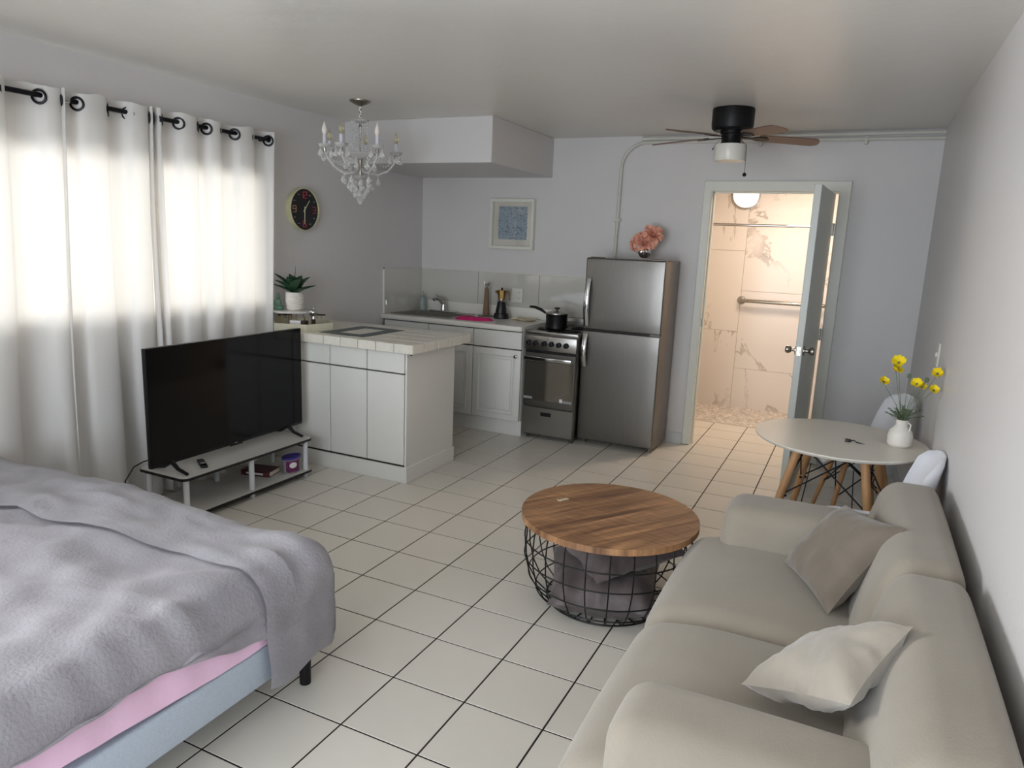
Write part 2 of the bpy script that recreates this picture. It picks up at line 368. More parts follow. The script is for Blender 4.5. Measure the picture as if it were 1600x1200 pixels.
XL, XR, YB, YF, ZC = -2.12, 2.11, 4.212, -2.95, 2.497
TS = 0.305
# ---------------------------------------------------------------- room shell
bm = BM(); box(bm, XL - .15, YF - .12, -.1, XR + .12, 6.1, -.0018)
floor = struct('floor', bm, 'grout', label='grey-white square tiled floor with thin dark grout lines')
bm = BM(); box(bm, XL - .15, YF - .12, ZC, XR + .12, YB + .12, ZC + .1); struct('ceiling', bm, 'ceil', label='white plastered ceiling with brushed texture')
WZ0, WZ1, WY0, WY1 = 1.105, 2.0, -1.9, 2.08
bm = BM()
box(bm, XL - .13, YF - .12, 0, XL, YB + .12, WZ0); box(bm, XL - .13, YF - .12, WZ1, XL, YB + .12, ZC)
box(bm, XL - .13, YF - .12, WZ0, XL, WY0, WZ1); box(bm, XL - .13, WY1, WZ0, XL, YB + .12, WZ1)
struct('wall_left', bm, 'wall', label='white wall with curtained window and black clock')
bm = BM(); box(bm, XR, YF - .12, 0, XR + .12, YB + .12, ZC); struct('wall_right', bm, 'wall', label='white wall beside sofa and round table')
DX0, DX1, DZ = 0.572, 1.484, 2.072
bm = BM()
box(bm, XL, YB, 0, DX0 - .012, YB + .12, ZC); box(bm, DX1 + .012, YB, 0, XR, YB + .12, ZC); box(bm, DX0 - .012, YB, DZ + .012, DX1 + .012, YB + .12, ZC)
struct('wall_back', bm, 'wall', label='white kitchen wall with bathroom doorway')
bm = BM()
box(bm, XL, YF - .12, 0, -.8, YF, ZC); box(bm, 1.6, YF - .12, 0, XR, YF, ZC); box(bm, -.8, YF - .12, 2.25, 1.6, YF, ZC)
struct('wall_front', bm, 'wall')
bm = BM(); box(bm, XL, 3.065, 2.173, -.80, YB, ZC, bev=.004); struct('wall_bulkhead', bm, 'wall', label='boxed-in white bulkhead hanging over kitchen counter')
# window on the left (behind the curtains)
bm = BM()
for z in (WZ0, WZ1 - .04): box(bm, XL - .11, WY0, z, XL - .06, WY1, z + .04)
for k in range(5):
    y = WY0 + (WY1 - WY0 - .04) * k / 4; box(bm, XL - .11, y, WZ0 + .04, XL - .06, y + .04, WZ1 - .04)
w1 = struct('window_1', bm, 'trim', label='wide window behind the white curtains')
bm = BM(); box(bm, XL - .088, WY0 + .03, WZ0 + .03, XL - .082, WY1 - .03, WZ1 - .03); obj('window_pane', bm, 'glass', w1)
bm = BM(); box(bm, XL - .06, WY0, WZ0 - .02, XL + .03, WY1 + .03, WZ0 + .002, bev=.004); obj('window_sill', bm, 'trim', w1)
bm = BM()
for z in (0.0, 2.2): box(bm, -.8, YF - .09, z, 1.6, YF - .03, z + .05)
for x in (-.8, .37, 1.55): box(bm, x, YF - .09, .05, x + .05, YF - .03, 2.2)
w2 = struct('window_2', bm, 'trim')
bm = BM(); box(bm, -.76, YF - .065, .04, 1.56, YF - .058, 2.22); obj('window_pane', bm, 'glass', w2)
# baseboards
bm = BM(); box(bm, XL, YF, 0, XL + .014, 2.13, .10, bev=.004); struct('baseboard_left', bm, 'basew')
bm = BM(); box(bm, .40, YB - .012, 0, .505, YB, .09); box(bm, 1.572, YB - .012, 0, XR, YB, .09, bev=.003); struct('baseboard_back', bm, 'basew')
bm = BM(); box(bm, XR - .012, YF, 0, XR, YB - .012, .09, bev=.003); struct('baseboard_right', bm, 'basew')

# floor tiles: one mesh, one object per tile in view, the hidden rest joined
def tile_bm(s=TS, g=.0034):
    b = BM(); box(b, g, g, -.004, s - g, s - g, 0.004)
    top = [e for e in b.edges if all(v.co.z > 0.003 for v in e.verts)]
    bmesh.ops.bevel(b, geom=top, offset=.0009, segments=1, affect='EDGES'); 
    bmesh.ops.translate(b, verts=b.verts, vec=(0, 0, -.004)); return b
b = tile_bm(); tme = bpy.data.meshes.new('floor_tile'); b.to_mesh(b and tme); b.free(); tme.materials.append(M_['tile'])
def toimg(p):
    d = Vector(p) - Vector((1.6995, -1.7046, 1.617)); z = d.dot(F_)
    if z < .05: return None
    return 800 + 1117.745 * d.dot(R_) / z, 600 - 1117.745 * d.dot(U_) / z
rest = BM(); cand = []
for i in range(-7, 7):
    for j in range(-10, 17):
        x0, y0 = i * TS, j * TS; x1, y1 = min(x0 + TS, XR), min(y0 + TS, 5.15)
        x0 = max(x0, XL); y0 = max(y0, YF)
        if x1 - x0 < .02 or y1 - y0 < .02: continue
        if j >= 14 and (x0 < 0.3 or x1 > 1.75): continue
        full = abs(x1 - x0 - TS) < 1e-6 and abs(y1 - y0 - TS) < 1e-6
        q = toimg(((x0 + x1) / 2, (y0 + y1) / 2, 0))
        vis = q and -40 < q[0] < 1640 and 0 < q[1] < 1260
        hid = (x1 < -.9 and 2.1 < y0 < 2.75) or (x1 < .38 and y0 > 3.75) or (x1 < .05 and y1 < -.25) or (x0 > 1.35 and y1 < 1.3) or (x0 < -1.9 and y0 < .8)
        if vis and not hid: cand.append((x0, y0, x1, y1, full))
        else: box(rest, x0 + .0034, y0 + .0034, -.008, x1 - .0034, y1 - .0034, 0)
for (x0, y0, x1, y1, full) in cand:
    if full:
        o = bpy.data.objects.new('floor_tile', tme); COL.objects.link(o); o.location = (x0, y0, 0); 
        o.parent = floor; o.location = Vector((x0, y0, 0)) - floor.location
    else:
        bm = BM(); box(bm, x0 + .0034, y0 + .0034, -.008, x1 - .0034, y1 - .0034, 0); obj('floor_tile', bm, 'tile', floor, smooth=0)
o = obj('hidden_floor_tiles', rest, 'tile', floor, smooth=0); o['kind'] = 'stuff'

# doorway casing, door leaf
bm = BM()
w = .082
prism_pts = None
def casing(bm, y):
    t = .016
    for (x0, x1) in ((DX0 - w + .016, DX0 + .016 - .02), (DX1 + .004, DX1 + w)):
        box(bm, x0, y - t, 0.004, x1, y, DZ + .075, bev=.004)
    box(bm, DX0 - w + .016, y - t - .001, DZ - .001, DX1 + w, y, DZ + .076, bev=.004)
casing(bm, YB)
struct('trim_1', bm, 'trim', label='white door casing around bathroom doorway')
bm = BM()
box(bm, DX0 - .012, YB - .004, 0, DX0, YB + .124, DZ); box(bm, DX1, YB - .004, 0, DX1 + .012, YB + .124, DZ); box(bm, DX0 - .012, YB - .004, DZ, DX1 + .012, YB + .124, DZ + .012)
box(bm, DX0, YB + .045, 0, DX0 + .012, YB + .085, DZ, bev=.002); box(bm, DX0, YB + .045, DZ - .012, DX1, YB + .085, DZ)
j = struct('trim_2', bm, 'trim', label='door jamb lining with latch strike')
bxo('strike_plate', (DX0 - .001, YB + .0, 1.0, DX0 + .0015, YB + .035, 1.06), 'nickel', j)
ang = math.radians(3.6)
door = bpy.data.objects.new('door_1', None); COL.objects.link(door); door.location = (DX1 - .018, YB - .012, 0); door.rotation_euler = (0, 0, ang)
door['kind'] = 'structure'; door['label'] = 'open white flat bathroom door with nickel knobs'
def lobj(name, bm, m, parent, **k): return obj(name, bm, m, parent, world=False, **k)
bm = BM(); box(bm, -.044, -.875, .012, 0, 0, 2.052, bev=.0025); lobj('door_leaf', bm, 'door', door)
# rotate: leaf swings so that the latch edge comes into the room and left
door.rotation_euler = (0, 0, math.radians(-3.4))
for z in (.25, 1.02, 1.80):
    bm = BM(); box(bm, -.002, -.035, z - .045, .0035, .001, z + .045); cyl(bm, (.006, .004, z - .045), .007, .09, 10); box(bm, .006, .004, z - .045, .019, .03, z + .045)
    lobj('hinge', bm, 'nickel', door)
bm = BM(); mx = Matrix.Translation((0, -.815, .985)) @ Matrix.Rotation(PI / 2, 4, 'Y')
lathe(bm, [(.001, 0), (.032, .001), (.032, .008), (.012, .012), (.011, .03), (.02, .036), (.027, .05), (.026, .062), (.018, .07), (.001, .071)], 20, mtx=mx)
k1 = lobj('door_knob', bm, 'nickel', door)
bm = BM(); mx = Matrix.Translation((-.044, -.815, .985)) @ Matrix.Rotation(-PI / 2, 4, 'Y')
lathe(bm, [(.001, 0), (.032, .001), (.032, .008), (.012, .012), (.011, .03), (.02, .036), (.027, .05), (.026, .062), (.018, .07), (.001, .071)], 20, mtx=mx)
lobj('door_knob', bm, 'nickel', door)
bm = BM(); box(bm, -.035, -.878, .955, -.009, -.874, 1.015); box(bm, -.03, -.886, .977, -.014, -.876, .993); lobj('latch_plate', bm, 'nickel', door)

# bathroom
bm = BM(); box(bm, .2, 5.97, 0, 2.0, 6.09, 2.45); wb = struct('wall_bathroom', bm, 'bfloor', label='marble tiled shower wall')
for k, x0 in enumerate((.2, .62, 1.22)):
    x1 = (.62, 1.22, 1.99)[k]
    for (z0, z1) in (((0, .42), (.42, 1.22), (1.22, 2.44)) if k % 2 else ((0, .8), (.8, 1.62), (1.62, 2.44))):
        bxo('marble_panel', (x0 + .001, 5.955, z0 + .001, x1 - .001, 5.972, z1 - .001), 'marble', wb, bev=.0015)
bm = BM(); box(bm, .1, YB + .12, 0, .2, 6.09, 2.45); struct('wall_bathroom_left', bm, 'marble')
bm = BM(); box(bm, 2.0, YB + .12, 0, 2.1, 6.09, 2.45); struct('wall_bathroom_right', bm, 'marble')
bm = BM(); box(bm, .1, YB + .12, 2.45, 2.1, 6.09, 2.5); struct('ceiling_bathroom', bm, 'wall')
bm = BM(); box(bm, .2, 5.14, -.004, 2.0, 5.97, .004)
fb = struct('floor_shower', bm, 'bfloor', label='pebble mosaic shower floor beyond white tiles')
bm = BM()
for a in range(42):
    for c in range(20):
        cx = .22 + a * .043 + (.02 if c % 2 else 0) + random.uniform(-.005, .005); cy = 5.165 + c * .042 + random.uniform(-.005, .005); r = random.uniform(.016, .021); rot = random.random() * 3
        if cx > 1.96: continue
        rx = r * random.uniform(.8, 1.15)
        lathe(bm, [(r, 0), (r * .85, .005), (r * .3, .0075)], 7, (0, 0, 0), T(cx, cy, .004) @ Matrix.Rotation(rot, 4, 'Z') @ Matrix.Diagonal((rx / r, 1, 1, 1)))
o = obj('mosaic_pebbles', bm, 'pebble', fb); o['kind'] = 'stuff'
t = thing('wall_roundel', 'round glowing white lamp high on the marble shower wall', 'roundel', (.575, 5.955, 2.17))  # pale emissive disc in a nickel ring, set on the marble
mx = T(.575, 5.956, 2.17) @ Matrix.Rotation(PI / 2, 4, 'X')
bm = BM(); lathe(bm, [(.001, 0), (.14, 0), (.14, .02), (.13, .022), (.001, .022)], 32, mtx=mx); obj('roundel_ring', bm, 'nickel', t)
bm = BM(); lathe(bm, [(.125, .02), (.122, .035), (.08, .055), (.001, .062)], 32, mtx=mx); obj('roundel_dome', bm, 'roundelw', t)
t = thing('shower_rod', 'thin chrome shower curtain rod spanning the bathroom', 'curtain rod', (1.1, 5.2, 1.845))
bm = BM(); cyl2(bm, (.2, 5.2, 1.85), (1.12, 5.2, 1.85), .0125); obj('rod_tube', bm, 'chrome', t)
bm = BM(); cyl2(bm, (1.12, 5.2, 1.85), (2.0, 5.2, 1.85), .0095); obj('rod_tube', bm, 'chrome', t)
t = thing('grab_bar', 'brushed steel grab bar on marble shower wall', 'grab bar', (.62, 5.95, 1.12))
bm = BM(); tube(bm, [(.63, 5.955, 1.125), (.63, 5.91, 1.125), (.645, 5.895, 1.125), (.70, 5.89, 1.125), (1.4, 5.89, 1.125), (1.455, 5.895, 1.125), (1.47, 5.91, 1.125), (1.47, 5.955, 1.125)], .018, 12); obj('bar', bm, 'nickel', t)
for x in (.63, 1.47):
    bm = BM(); lathe(bm, [(.001, 0), (.042, 0), (.04, .008), (.02, .012)], 20, mtx=T(x, 5.955, 1.125) @ Matrix.Rotation(PI / 2, 4, 'X')); obj('flange', bm, 'nickel', t)
area('bathroom_ceiling_lamp', (1.2, 5.0, 2.42), (0, 0, -1), .35, .35, 12, (1.0, .79, .60))

# ---------------------------------------------------------------- wall things
t = thing('painted_conduit', 'white painted conduit pipe bending down behind the refrigerator', 'pipe', (.1, YB, 2.45))
bm = BM(); pts = [(XR, 4.194, 2.435), (.02, 4.194, 2.445)]
for k in range(1, 9):
    a = PI / 2 * k / 8; pts.append((.02 - .2 * math.sin(a), 4.194, 2.245 + .2 * math.cos(a)))
pts.append((-.195, 4.194, .9)); tube(bm, pts, .0135, 10); obj('pipe', bm, 'paintpipe', t)
for p in ((-.186, 4.19, 1.83),):
    bm = BM(); box(bm, p[0] - .03, 4.176, p[2] - .012, p[0] + .03, YB, p[2] + .012, bev=.003); obj('strap', bm, 'paintpipe', t)
for x in (.9, 1.62):
    bm = BM(); box(bm, x - .01, 4.176, 2.40, x + .01, YB, 2.45, bev=.003); obj('strap', bm, 'paintpipe', t)
bm = BM(); tube(bm, [(XR, 4.194, 2.474), (.3, 4.194, 2.474), (-.02, 4.194, 2.474)], .0145, 10)
tag(obj('painted_conduit', bm, 'paintpipe'), 'straight white painted pipe hugging the ceiling above the bent one', 'pipe')

t = thing('wall_clock', 'round black wall clock with pale gold rim', 'clock', (XL, 2.545, 1.79))
mx = T(XL + .001, 2.545, 1.79) @ Matrix.Rotation(PI / 2, 4, 'Y')
bm = BM(); lathe(bm, [(.155, 0), (.158, .045), (.152, .048), (.149, .046), (.149, .03), (.02, .03)], 48, mtx=mx); obj('rim', bm, 'clockrim', t)
bm = BM(); lathe(bm, [(.001, .03), (.149, .03), (.149, .036), (.001, .036)], 48, mtx=mx); fc = obj('clock_face', bm, 'clockf', t)
CX = XL + .038
def seg(bm, y, z, w, h): box(bm, CX, y - w / 2, z - h / 2, CX + .002, y + w / 2, z + h / 2)
def digit(bm, d, y, z, w, h, s=.005):
    S7 = {'0': 'abcdef', '1': 'bc', '2': 'abged', '3': 'abgcd', '6': 'afgedc', '9': 'abfgcd'}[d]
    for q in S7:
        if q == 'a': seg(bm, y, z + h / 2, w, s)
        if q == 'g': seg(bm, y, z, w, s)
        if q == 'd': seg(bm, y, z - h / 2, w, s)
        if q == 'b': seg(bm, y + w / 2, z + h / 4, s, h / 2)
        if q == 'c': seg(bm, y + w / 2, z - h / 4, s, h / 2)
        if q == 'f': seg(bm, y - w / 2, z + h / 4, s, h / 2)
        if q == 'e': seg(bm, y - w / 2, z - h / 4, s, h / 2)
cy, cz = 2.545, 1.79
for txt, y, z, m in (('1', -.028, .105, 'numr'), ('2', .012, .105, 'numr'), ('3', .105, 0, 'numr'), ('6', 0, -.105, 'numr'), ('9', -.105, 0, 'numt')):
    bm = BM(); digit(bm, txt, cy + y, cz + z, .032, .044); obj('numeral', bm, m, t)
for a in (30, 60, 120, 150, 210, 240, 300, 330):
    bm = BM(); y = cy + .12 * math.sin(math.radians(a)); z = cz + .12 * math.cos(math.radians(a)); seg(bm, y, z, .016, .005); obj('hour_mark', bm, 'grey', t)
for a, L_, w in ((38, .085, .005), (182, .105, .004)):
    bm = BM(); a = math.radians(a); d = Vector((0, math.sin(a), math.cos(a))); c = Vector((CX + .005, cy, cz)); tube(bm, [c - d * .02, c + d * L_], [w * .8, w * .4], 6); obj('clock_hand', bm, 'clockrim', t)

t = thing('framed_picture', 'square white framed blue speckled print above the backsplash', 'picture', (-1.163, YB, 1.77))
px0, px1, pz0, pz1 = -1.375, -.94, 1.552, 1.99
bm = BM(); f = .027
box(bm, px0, YB - .045, pz0, px0 + f, YB, pz1, bev=.002); box(bm, px1 - f, YB - .045, pz0, px1, YB, pz1, bev=.002)
box(bm, px0 + f, YB - .045, pz0, px1 - f, YB, pz0 + f, bev=.002); box(bm, px0 + f, YB - .045, pz1 - f, px1 - f, YB, pz1, bev=.002); obj('frame', bm, 'trim', t)
bxo('mat_board', (px0 + f, YB - .012, pz0 + f, px1 - f, YB - .006, pz1 - f), 'mat', t)
bxo('print', (px0 + .075, YB - .014, pz0 + .085, px1 - .075, YB - .0125, pz1 - .065), 'print', t)
bxo('glazing', (px0 + f - .002, YB - .032, pz0 + f - .002, px1 - f + .002, YB - .03, pz1 - f + .002), 'glass', t)

t = thing('light_switch', 'white light switch plate on the right wall', 'switch', (XR, 2.54, 1.1))
bxo('plate', (XR - .007, 2.50, 1.075, XR, 2.58, 1.195), 'trim', t, bev=.002); bxo('toggle', (XR - .016, 2.535, 1.125, XR - .006, 2.545, 1.145), 'trim', t)
t = thing('wall_outlet', 'white outlet plate on kitchen backsplash beside coffee maker', 'outlet', (-1.07, YB, 1.08))
bxo('plate', (-1.135, 4.186, 1.078, -1.025, 4.194, 1.205), 'trim', t, bev=.002)
for z in (1.115, 1.165):
    o = bxo('socket', (-1.075, 4.184, z - .015, -1.045, 4.187, z + .015), 'cab', t, bev=.004)
    bm = BM(); box(bm, -1.068, 4.183, z - .004, -1.066, 4.1845, z + .008); box(bm, -1.056, 4.183, z - .004, -1.054, 4.1845, z + .008); obj('slot', bm, 'blackp', o)
bxo('rocker', (-1.118, 4.183, 1.115, -1.092, 4.187, 1.168), 'cab', t, bev=.002)
t = thing('wall_outlet', 'white outlet low on wall by the television cable', 'outlet', (XL + .001, .92, .22))
bxo('plate', (XL, .885, .17, XL + .008, .955, .285), 'trim', t, bev=.002)
for z in (.205, .25): bxo('socket', (XL + .007, .905, z - .014, XL + .01, .935, z + .014), 'cab', t, bev=.003)

# ---------------------------------------------------------------- kitchen run
CF = 3.585; CT = .94
t = thing('base_cabinet', 'white kitchen base cabinets under the sink counter', 'cabinet', (-1.43, 3.9, 0))
bm = BM(); box(bm, XL + .004, CF + .02, .135, -.735, YB - .004, .895); box(bm, XL + .004, CF + .055, 0, -.735, YB - .004, .135); obj('carcass', bm, 'cab', t)
bxo('gap_shade_sheet', (XL + .006, CF + .012, .14, -.738, CF + .021, .892), 'cabin', t)  # dark sheet behind the doors, standing in for shade in their gaps
def paneldoor(x0, x1, z0, z1, parent, arch=True):
    bm = BM(); box(bm, x0, CF - .004, z0, x1, CF + .014, z1, bev=.003, seg=2); d = obj('door', bm, 'cab', parent)
    a, b = .055, .055
    bm = BM()
    # moulded frame groove and raised centre panel
    P = [(x0 + a, z0 + b), (x1 - a, z0 + b), (x1 - a, z1 - b), (x0 + a, z1 - b)]
    tube(bm, [(p[0], CF - .004, p[1]) for p in P for _ in (0,)], .010, 6, closed=True)
    obj('moulding', bm, 'cab', d)
    bm = BM(); box(bm, x0 + a + .025, CF - .014, z0 + b + .025, x1 - a - .025, CF - .003, z1 - b - .025, bev=.009, seg=2); obj('raised_panel', bm, 'cab', d)
    return d
d1 = paneldoor(-1.183, -.738, .14, .738, t)
bm = BM(); lathe(bm, [(.001, 0), (.006, .001), (.006, .012), (.015, .018), (.014, .026), (.001, .03)], 16, mtx=T(-.778, CF - .004, .69) @ Matrix.Rotation(PI / 2, 4, 'X')); obj('knob', bm, 'nickel', d1)
paneldoor(-1.63, -1.19, .14, .738, t); paneldoor(-2.08, -1.637, .14, .738, t)
bxo('drawer', (-1.183, CF - .004, .748, -.738, CF + .014, .888), 'cab', t, bev=.003)
bxo('drawer', (-1.63, CF - .004, .748, -1.19, CF + .014, .888), 'cab', t, bev=.003)
bxo('drawer', (-2.10, CF - .004, .748, -1.637, CF + .014, .888), 'cab', t, bev=.003)
# counter with sink hole
SX0, SX1, SY0, SY1 = -2.06, -1.5, 3.68, 4.02
t = thing('kitchen_counter', 'white laminate kitchen counter with upstand lip', 'counter', (-1.43, 3.9, .9))
bm = BM(); y0, y1 = CF - .035, YB
box(bm, XL, y0, .9, -.727, SY0, CT, bev=.006, seg=2); box(bm, XL, SY1, .9, -.727, y1 - .002, CT); box(bm, XL, SY0 - .01, .9, SX0, SY1 + .01, CT); box(bm, SX1, SY0 - .01, .9, -.727, SY1 + .01, CT)
obj('worktop', bm, 'ctop', t)
bxo('upstand', (XL + .012, YB - .03, CT, -.727, YB - .002, CT + .098), 'ctop', t, bev=.004, seg=2)
wbk = bpy.data.objects['wall_back']
for k, (x0, x1) in enumerate(((-2.118, -1.49), (-1.49, -.872), (-.872, -.26))):
    bxo('backsplash_tile', (x0 + .0015, YB - .011, CT + .0 if x0 > -.9 else CT, x1 - .0015, YB, 1.335), 'splash', wbk, bev=.0015)
bxo('backsplash_tile', (XL, 3.60, CT, XL + .011, YB - .012, 1.335), 'splash', bpy.data.objects['wall_left'], bev=.0015)
bm = BM(); box(bm, XL, 3.585, CT, XL + .013, 3.60, 1.345); box(bm, XL, 3.585, 1.335, XL + .013, YB, 1.345); box(bm, XL, YB - .013, 1.335, -.26, YB, 1.343)
struct('trim_3', bm, 'trim', label='thin white edge trim around the backsplash')
# sink
t = thing('kitchen_sink', 'stainless steel sink set into the white counter', 'sink', (-1.78, 3.87, CT))
bm = BM(); e = .028
box(bm, SX0 - e, SY0 - e, CT, SX1 + e, SY0, CT + .006, bev=.002); box(bm, SX0 - e, SY1, CT, SX1 + e, SY1 + .11, CT + .006, bev=.002)
box(bm, SX0 - e, SY0, CT, SX0, SY1, CT + .006, bev=.002); box(bm, SX1, SY0, CT, SX1 + e, SY1, CT + .006, bev=.002); obj('rim', bm, 'steel', t)
bm = BM(); zb = .80
box(bm, SX0, SY0, zb, SX1, SY1, zb + .004); box(bm, SX0, SY0, zb, SX0 + .003, SY1, CT + .001); box(bm, SX1 - .003, SY0, zb, SX1, SY1, CT + .001); box(bm, SX0, SY0, zb, SX1, SY0 + .003, CT + .001); box(bm, SX0, SY1 - .003, zb, SX1, SY1, CT + .001)
obj('basin', bm, 'steel', t)
bm = BM(); lathe(bm, [(.001, 0), (.04, 0), (.042, .004), (.02, .002)], 20, (-1.78, 3.86, zb + .004)); obj('drain', bm, 'chrome', t)
t = thing('faucet', 'low chrome single-lever faucet behind the sink', 'faucet', (-1.79, 4.09, CT + .006))
bm = BM(); box(bm, -1.93, 4.055, CT + .006, -1.66, 4.115, CT + .02, bev=.006, seg=2); obj('deck_plate', bm, 'chrome', t)
bm = BM(); lathe(bm, [(.026, .02), (.024, .07), (.02, .10)], 18, (-1.79, 4.085, CT)); tube(bm, [(-1.79, 4.08, CT + .08), (-1.81, 4.05, CT + .12), (-1.83, 4.01, CT + .135), (-1.838, 3.99, CT + .12)], [.02, .018, .016, .017], 12); obj('spout', bm, 'chrome', t)
bm = BM(); tube(bm, [(-1.79, 4.085, CT + .1), (-1.80, 4.075, CT + .125), (-1.845, 4.03, CT + .165)], [.02, .016, .007], 10); obj('lever', bm, 'chrome', t)
t = thing('soap_bottle', 'clear dish soap pump bottle behind sink corner', 'bottle', (-2.03, 4.10, CT + .006))
c = (-2.03, 4.10, CT + .006)
bm = BM(); lathe(bm, [(.03, 0), (.032, .01), (.032, .09), (.022, .12), (.012, .13)], 20, c); obj('bottle_body', bm, 'soap', t)
bm = BM(); lathe(bm, [(.013, .13), (.013, .145), (.005, .147), (.005, .17)], 14, c); tube(bm, [(c[0], c[1], c[2] + .172), (c[0] + .03, c[1] - .03, c[2] + .168)], .005, 8); obj('pump', bm, 'grey', t)
# towel stand (tapered wood)
t = thing('paper_towel_holder', 'tapered wooden paper towel stand with metal finial on counter', 'towel holder', (-1.34, 4.09, CT))
c = (-1.34, 4.09, CT)
bm = BM(); lathe(bm, [(.001, .0), (.075, 0), (.078, .006), (.07, .011), (.001, .011)], 28, c); obj('base', bm, 'steel', t)
bm = BM(); lathe(bm, [(.034, .011), (.02, .25), (.014, .265)], 4, c, T(*c) @ Matrix.Rotation(.9, 4, 'Z') @ T(-c[0], -c[1], -c[2])); obj('post', bm, 'woodd', t, smooth=20)
bm = BM(); ball(bm, (c[0], c[1], c[2] + .29), .013, 8); tube(bm, [(c[0] - .024, c[1], c[2] + .315), (c[0] - .02, c[1], c[2] + .28), (c[0] + .02, c[1], c[2] + .28), (c[0] + .024, c[1], c[2] + .315)], .006, 8); cyl(bm, (c[0], c[1], c[2] + .262), .007, .03, 10); obj('finial', bm, 'nickel', t)
# coffee maker
c = (-1.155, 4.03, CT)
t = thing('moka_coffee_maker', 'electric moka coffee maker, gold top over black body', 'coffee maker', c)
bm = BM(); lathe(bm, [(.001, 0), (.066, 0), (.07, .008), (.064, .045), (.052, .05), (.001, .05)], 24, c); obj('base', bm, 'blackp', t)
bm = BM(); lathe(bm, [(.052, .05), (.05, .07), (.036, .148), (.034, .152)], 12, c); obj('boiler', bm, 'blackp', t, smooth=20)
bm = BM(); lathe(bm, [(.034, .15), (.037, .155), (.037, .17), (.033, .172)], 20, c); obj('collar', bm, 'chrome', t)
bm = BM(); lathe(bm, [(.033, .172), (.046, .245), (.047, .25), (.001, .262)], 8, c); box(bm, c[0] - .06, c[1] - .012, c[2] + .222, c[0] - .04, c[1] + .012, c[2] + .248); obj('jug', bm, 'gold', t, smooth=20)
bm = BM(); tube(bm, [(c[0] + .042, c[1] - .005, c[2] + .245), (c[0] + .075, c[1] - .01, c[2] + .24), (c[0] + .08, c[1] - .01, c[2] + .165)], [.008, .009, .006], 8); obj('handle', bm, 'woodd', t)
bm = BM(); ball(bm, (c[0], c[1], c[2] + .266), .009, 8); obj('lid_knob', bm, 'blackp', t)
# magenta cloth
bm = BM(); n = 26; P = []
def mz(x, y): return .004 + .01 * (noise.noise(Vector((x * 14, y * 14, 3))) + .5)
outl = []
for a in range(40):
    A = 2 * PI * a / 40; r = 1 + .12 * math.sin(3 * A + 1) + .07 * math.sin(5 * A); outl.append((-1.30 + .17 * r * math.cos(A), 3.76 + .10 * r * math.sin(A)))
rings = []
for q in (0.02, .3, .6, .85, 1.0):
    rings.append([bm.verts.new((-1.30 + (x + 1.30) * q, 3.76 + (y - 3.76) * q, CT + (.012 + mz(x * q, y * q) if q < .95 else .002))) for x, y in outl])
for a, b2 in zip(rings, rings[1:]):
    for k in range(40): bm.faces.new((a[k], a[(k + 1) % 40], b2[(k + 1) % 40], b2[k]))
bm.faces.new(rings[0]); lo = [bm.verts.new((v.co.x, v.co.y, CT + .0005)) for v in rings[-1]]
for k in range(40): bm.faces.new((rings[-1][k], rings[-1][(k + 1) % 40], lo[(k + 1) % 40], lo[k]))
bm.faces.new(lo)
tag(obj('drying_cloth', bm, 'magenta'), 'magenta pink cloth lying on counter beside the sink', 'cloth')
bm = BM(); c = (-.90, 4.02, CT); lathe(bm, [(.001, .001), (.05, 0), (.085, .012), (.09, .018), (.084, .018), (.05, .007), (.001, .006)], 28, c); tube(bm, [(c[0] - .08, c[1], c[2] + .014), (c[0] - .135, c[1] - .02, c[2] + .014)], [.014, .009], 8)
tag(obj('spoon_rest', bm, 'cream'), 'cream ceramic spoon rest on counter left of stove', 'spoon rest')

# ---------------------------------------------------------------- stove
sx0, sx1, sy = -.722, -.268, 3.63
t = thing('electric_range', 'narrow stainless steel electric range between cabinets and refrigerator', 'stove', (-.495, 3.9, 0))
bm = BM(); box(bm, sx0, sy + .02, .035, sx1, 4.19, .90, bev=.003)
for x in (sx0 + .03, sx1 - .03):
    for y in (sy + .06, 4.12): cyl(bm, (x, y, 0), .016, .036, 10)
obj('body', bm, 'steeld', t)
bm = BM(); box(bm, sx0 - .004, sy - .005, .885, sx1 + .004, 4.19, .912, bev=.005, seg=2); obj('cooktop', bm, 'steel', t)
bm = BM(); box(bm, sx0, 4.12, .91, sx1, 4.17, .99, bev=.006, seg=2); box(bm, sx0 + .01, 4.113, .935, sx1 - .01, 4.121, .94); box(bm, sx0 + .01, 4.113, .955, sx1 - .01, 4.121, .96); obj('rear_guard', bm, 'steel', t)
for (x, y, r) in ((-.60, 3.77, .075), (-.38, 3.76, .09), (-.60, 4.0, .09), (-.38, 4.0, .075)):
    bm = BM(); lathe(bm, [(r + .012, 0), (r + .01, .003), (.01, .001)], 24, (x, y, .912)); 
    pts = []
    for k in range(70):
        a = k * .32; rr = r * (1 - k / 90); pts.append((x + rr * math.cos(a), y + rr * math.sin(a), .919))
    tube(bm, pts, .0048, 6); obj('burner', bm, 'burner', t)
cp = bxo('control_panel', (sx0 + .002, sy - .012, .757, sx1 - .002, sy + .022, .875), 'steel', t, bev=.003, seg=2)
bxo('vent_gap', (sx0 + .006, sy + .005, .736, sx1 - .006, sy + .03, .757), 'blackp', t)
for i, x in enumerate((-.685, -.627, -.553, -.493, -.431, -.369)):
    x = x + .012 * (i / 5) + .003
    bm = BM(); lathe(bm, [(.001, .03), (.019, .028), (.0215, .02), (.022, 0)], 20, mtx=T(x, sy - .012, .815) @ Matrix.Rotation(PI / 2, 4, 'X')); box(bm, x - .003, sy - .05, .797, x + .003, sy - .038, .833, bev=.001); obj('control_knob', bm, 'blackp', t)
for x in (-.655, -.52): bm = BM(); ball(bm, (x, sy - .013, .857), .0035, 6); obj('indicator', bm, 'blackp', t)
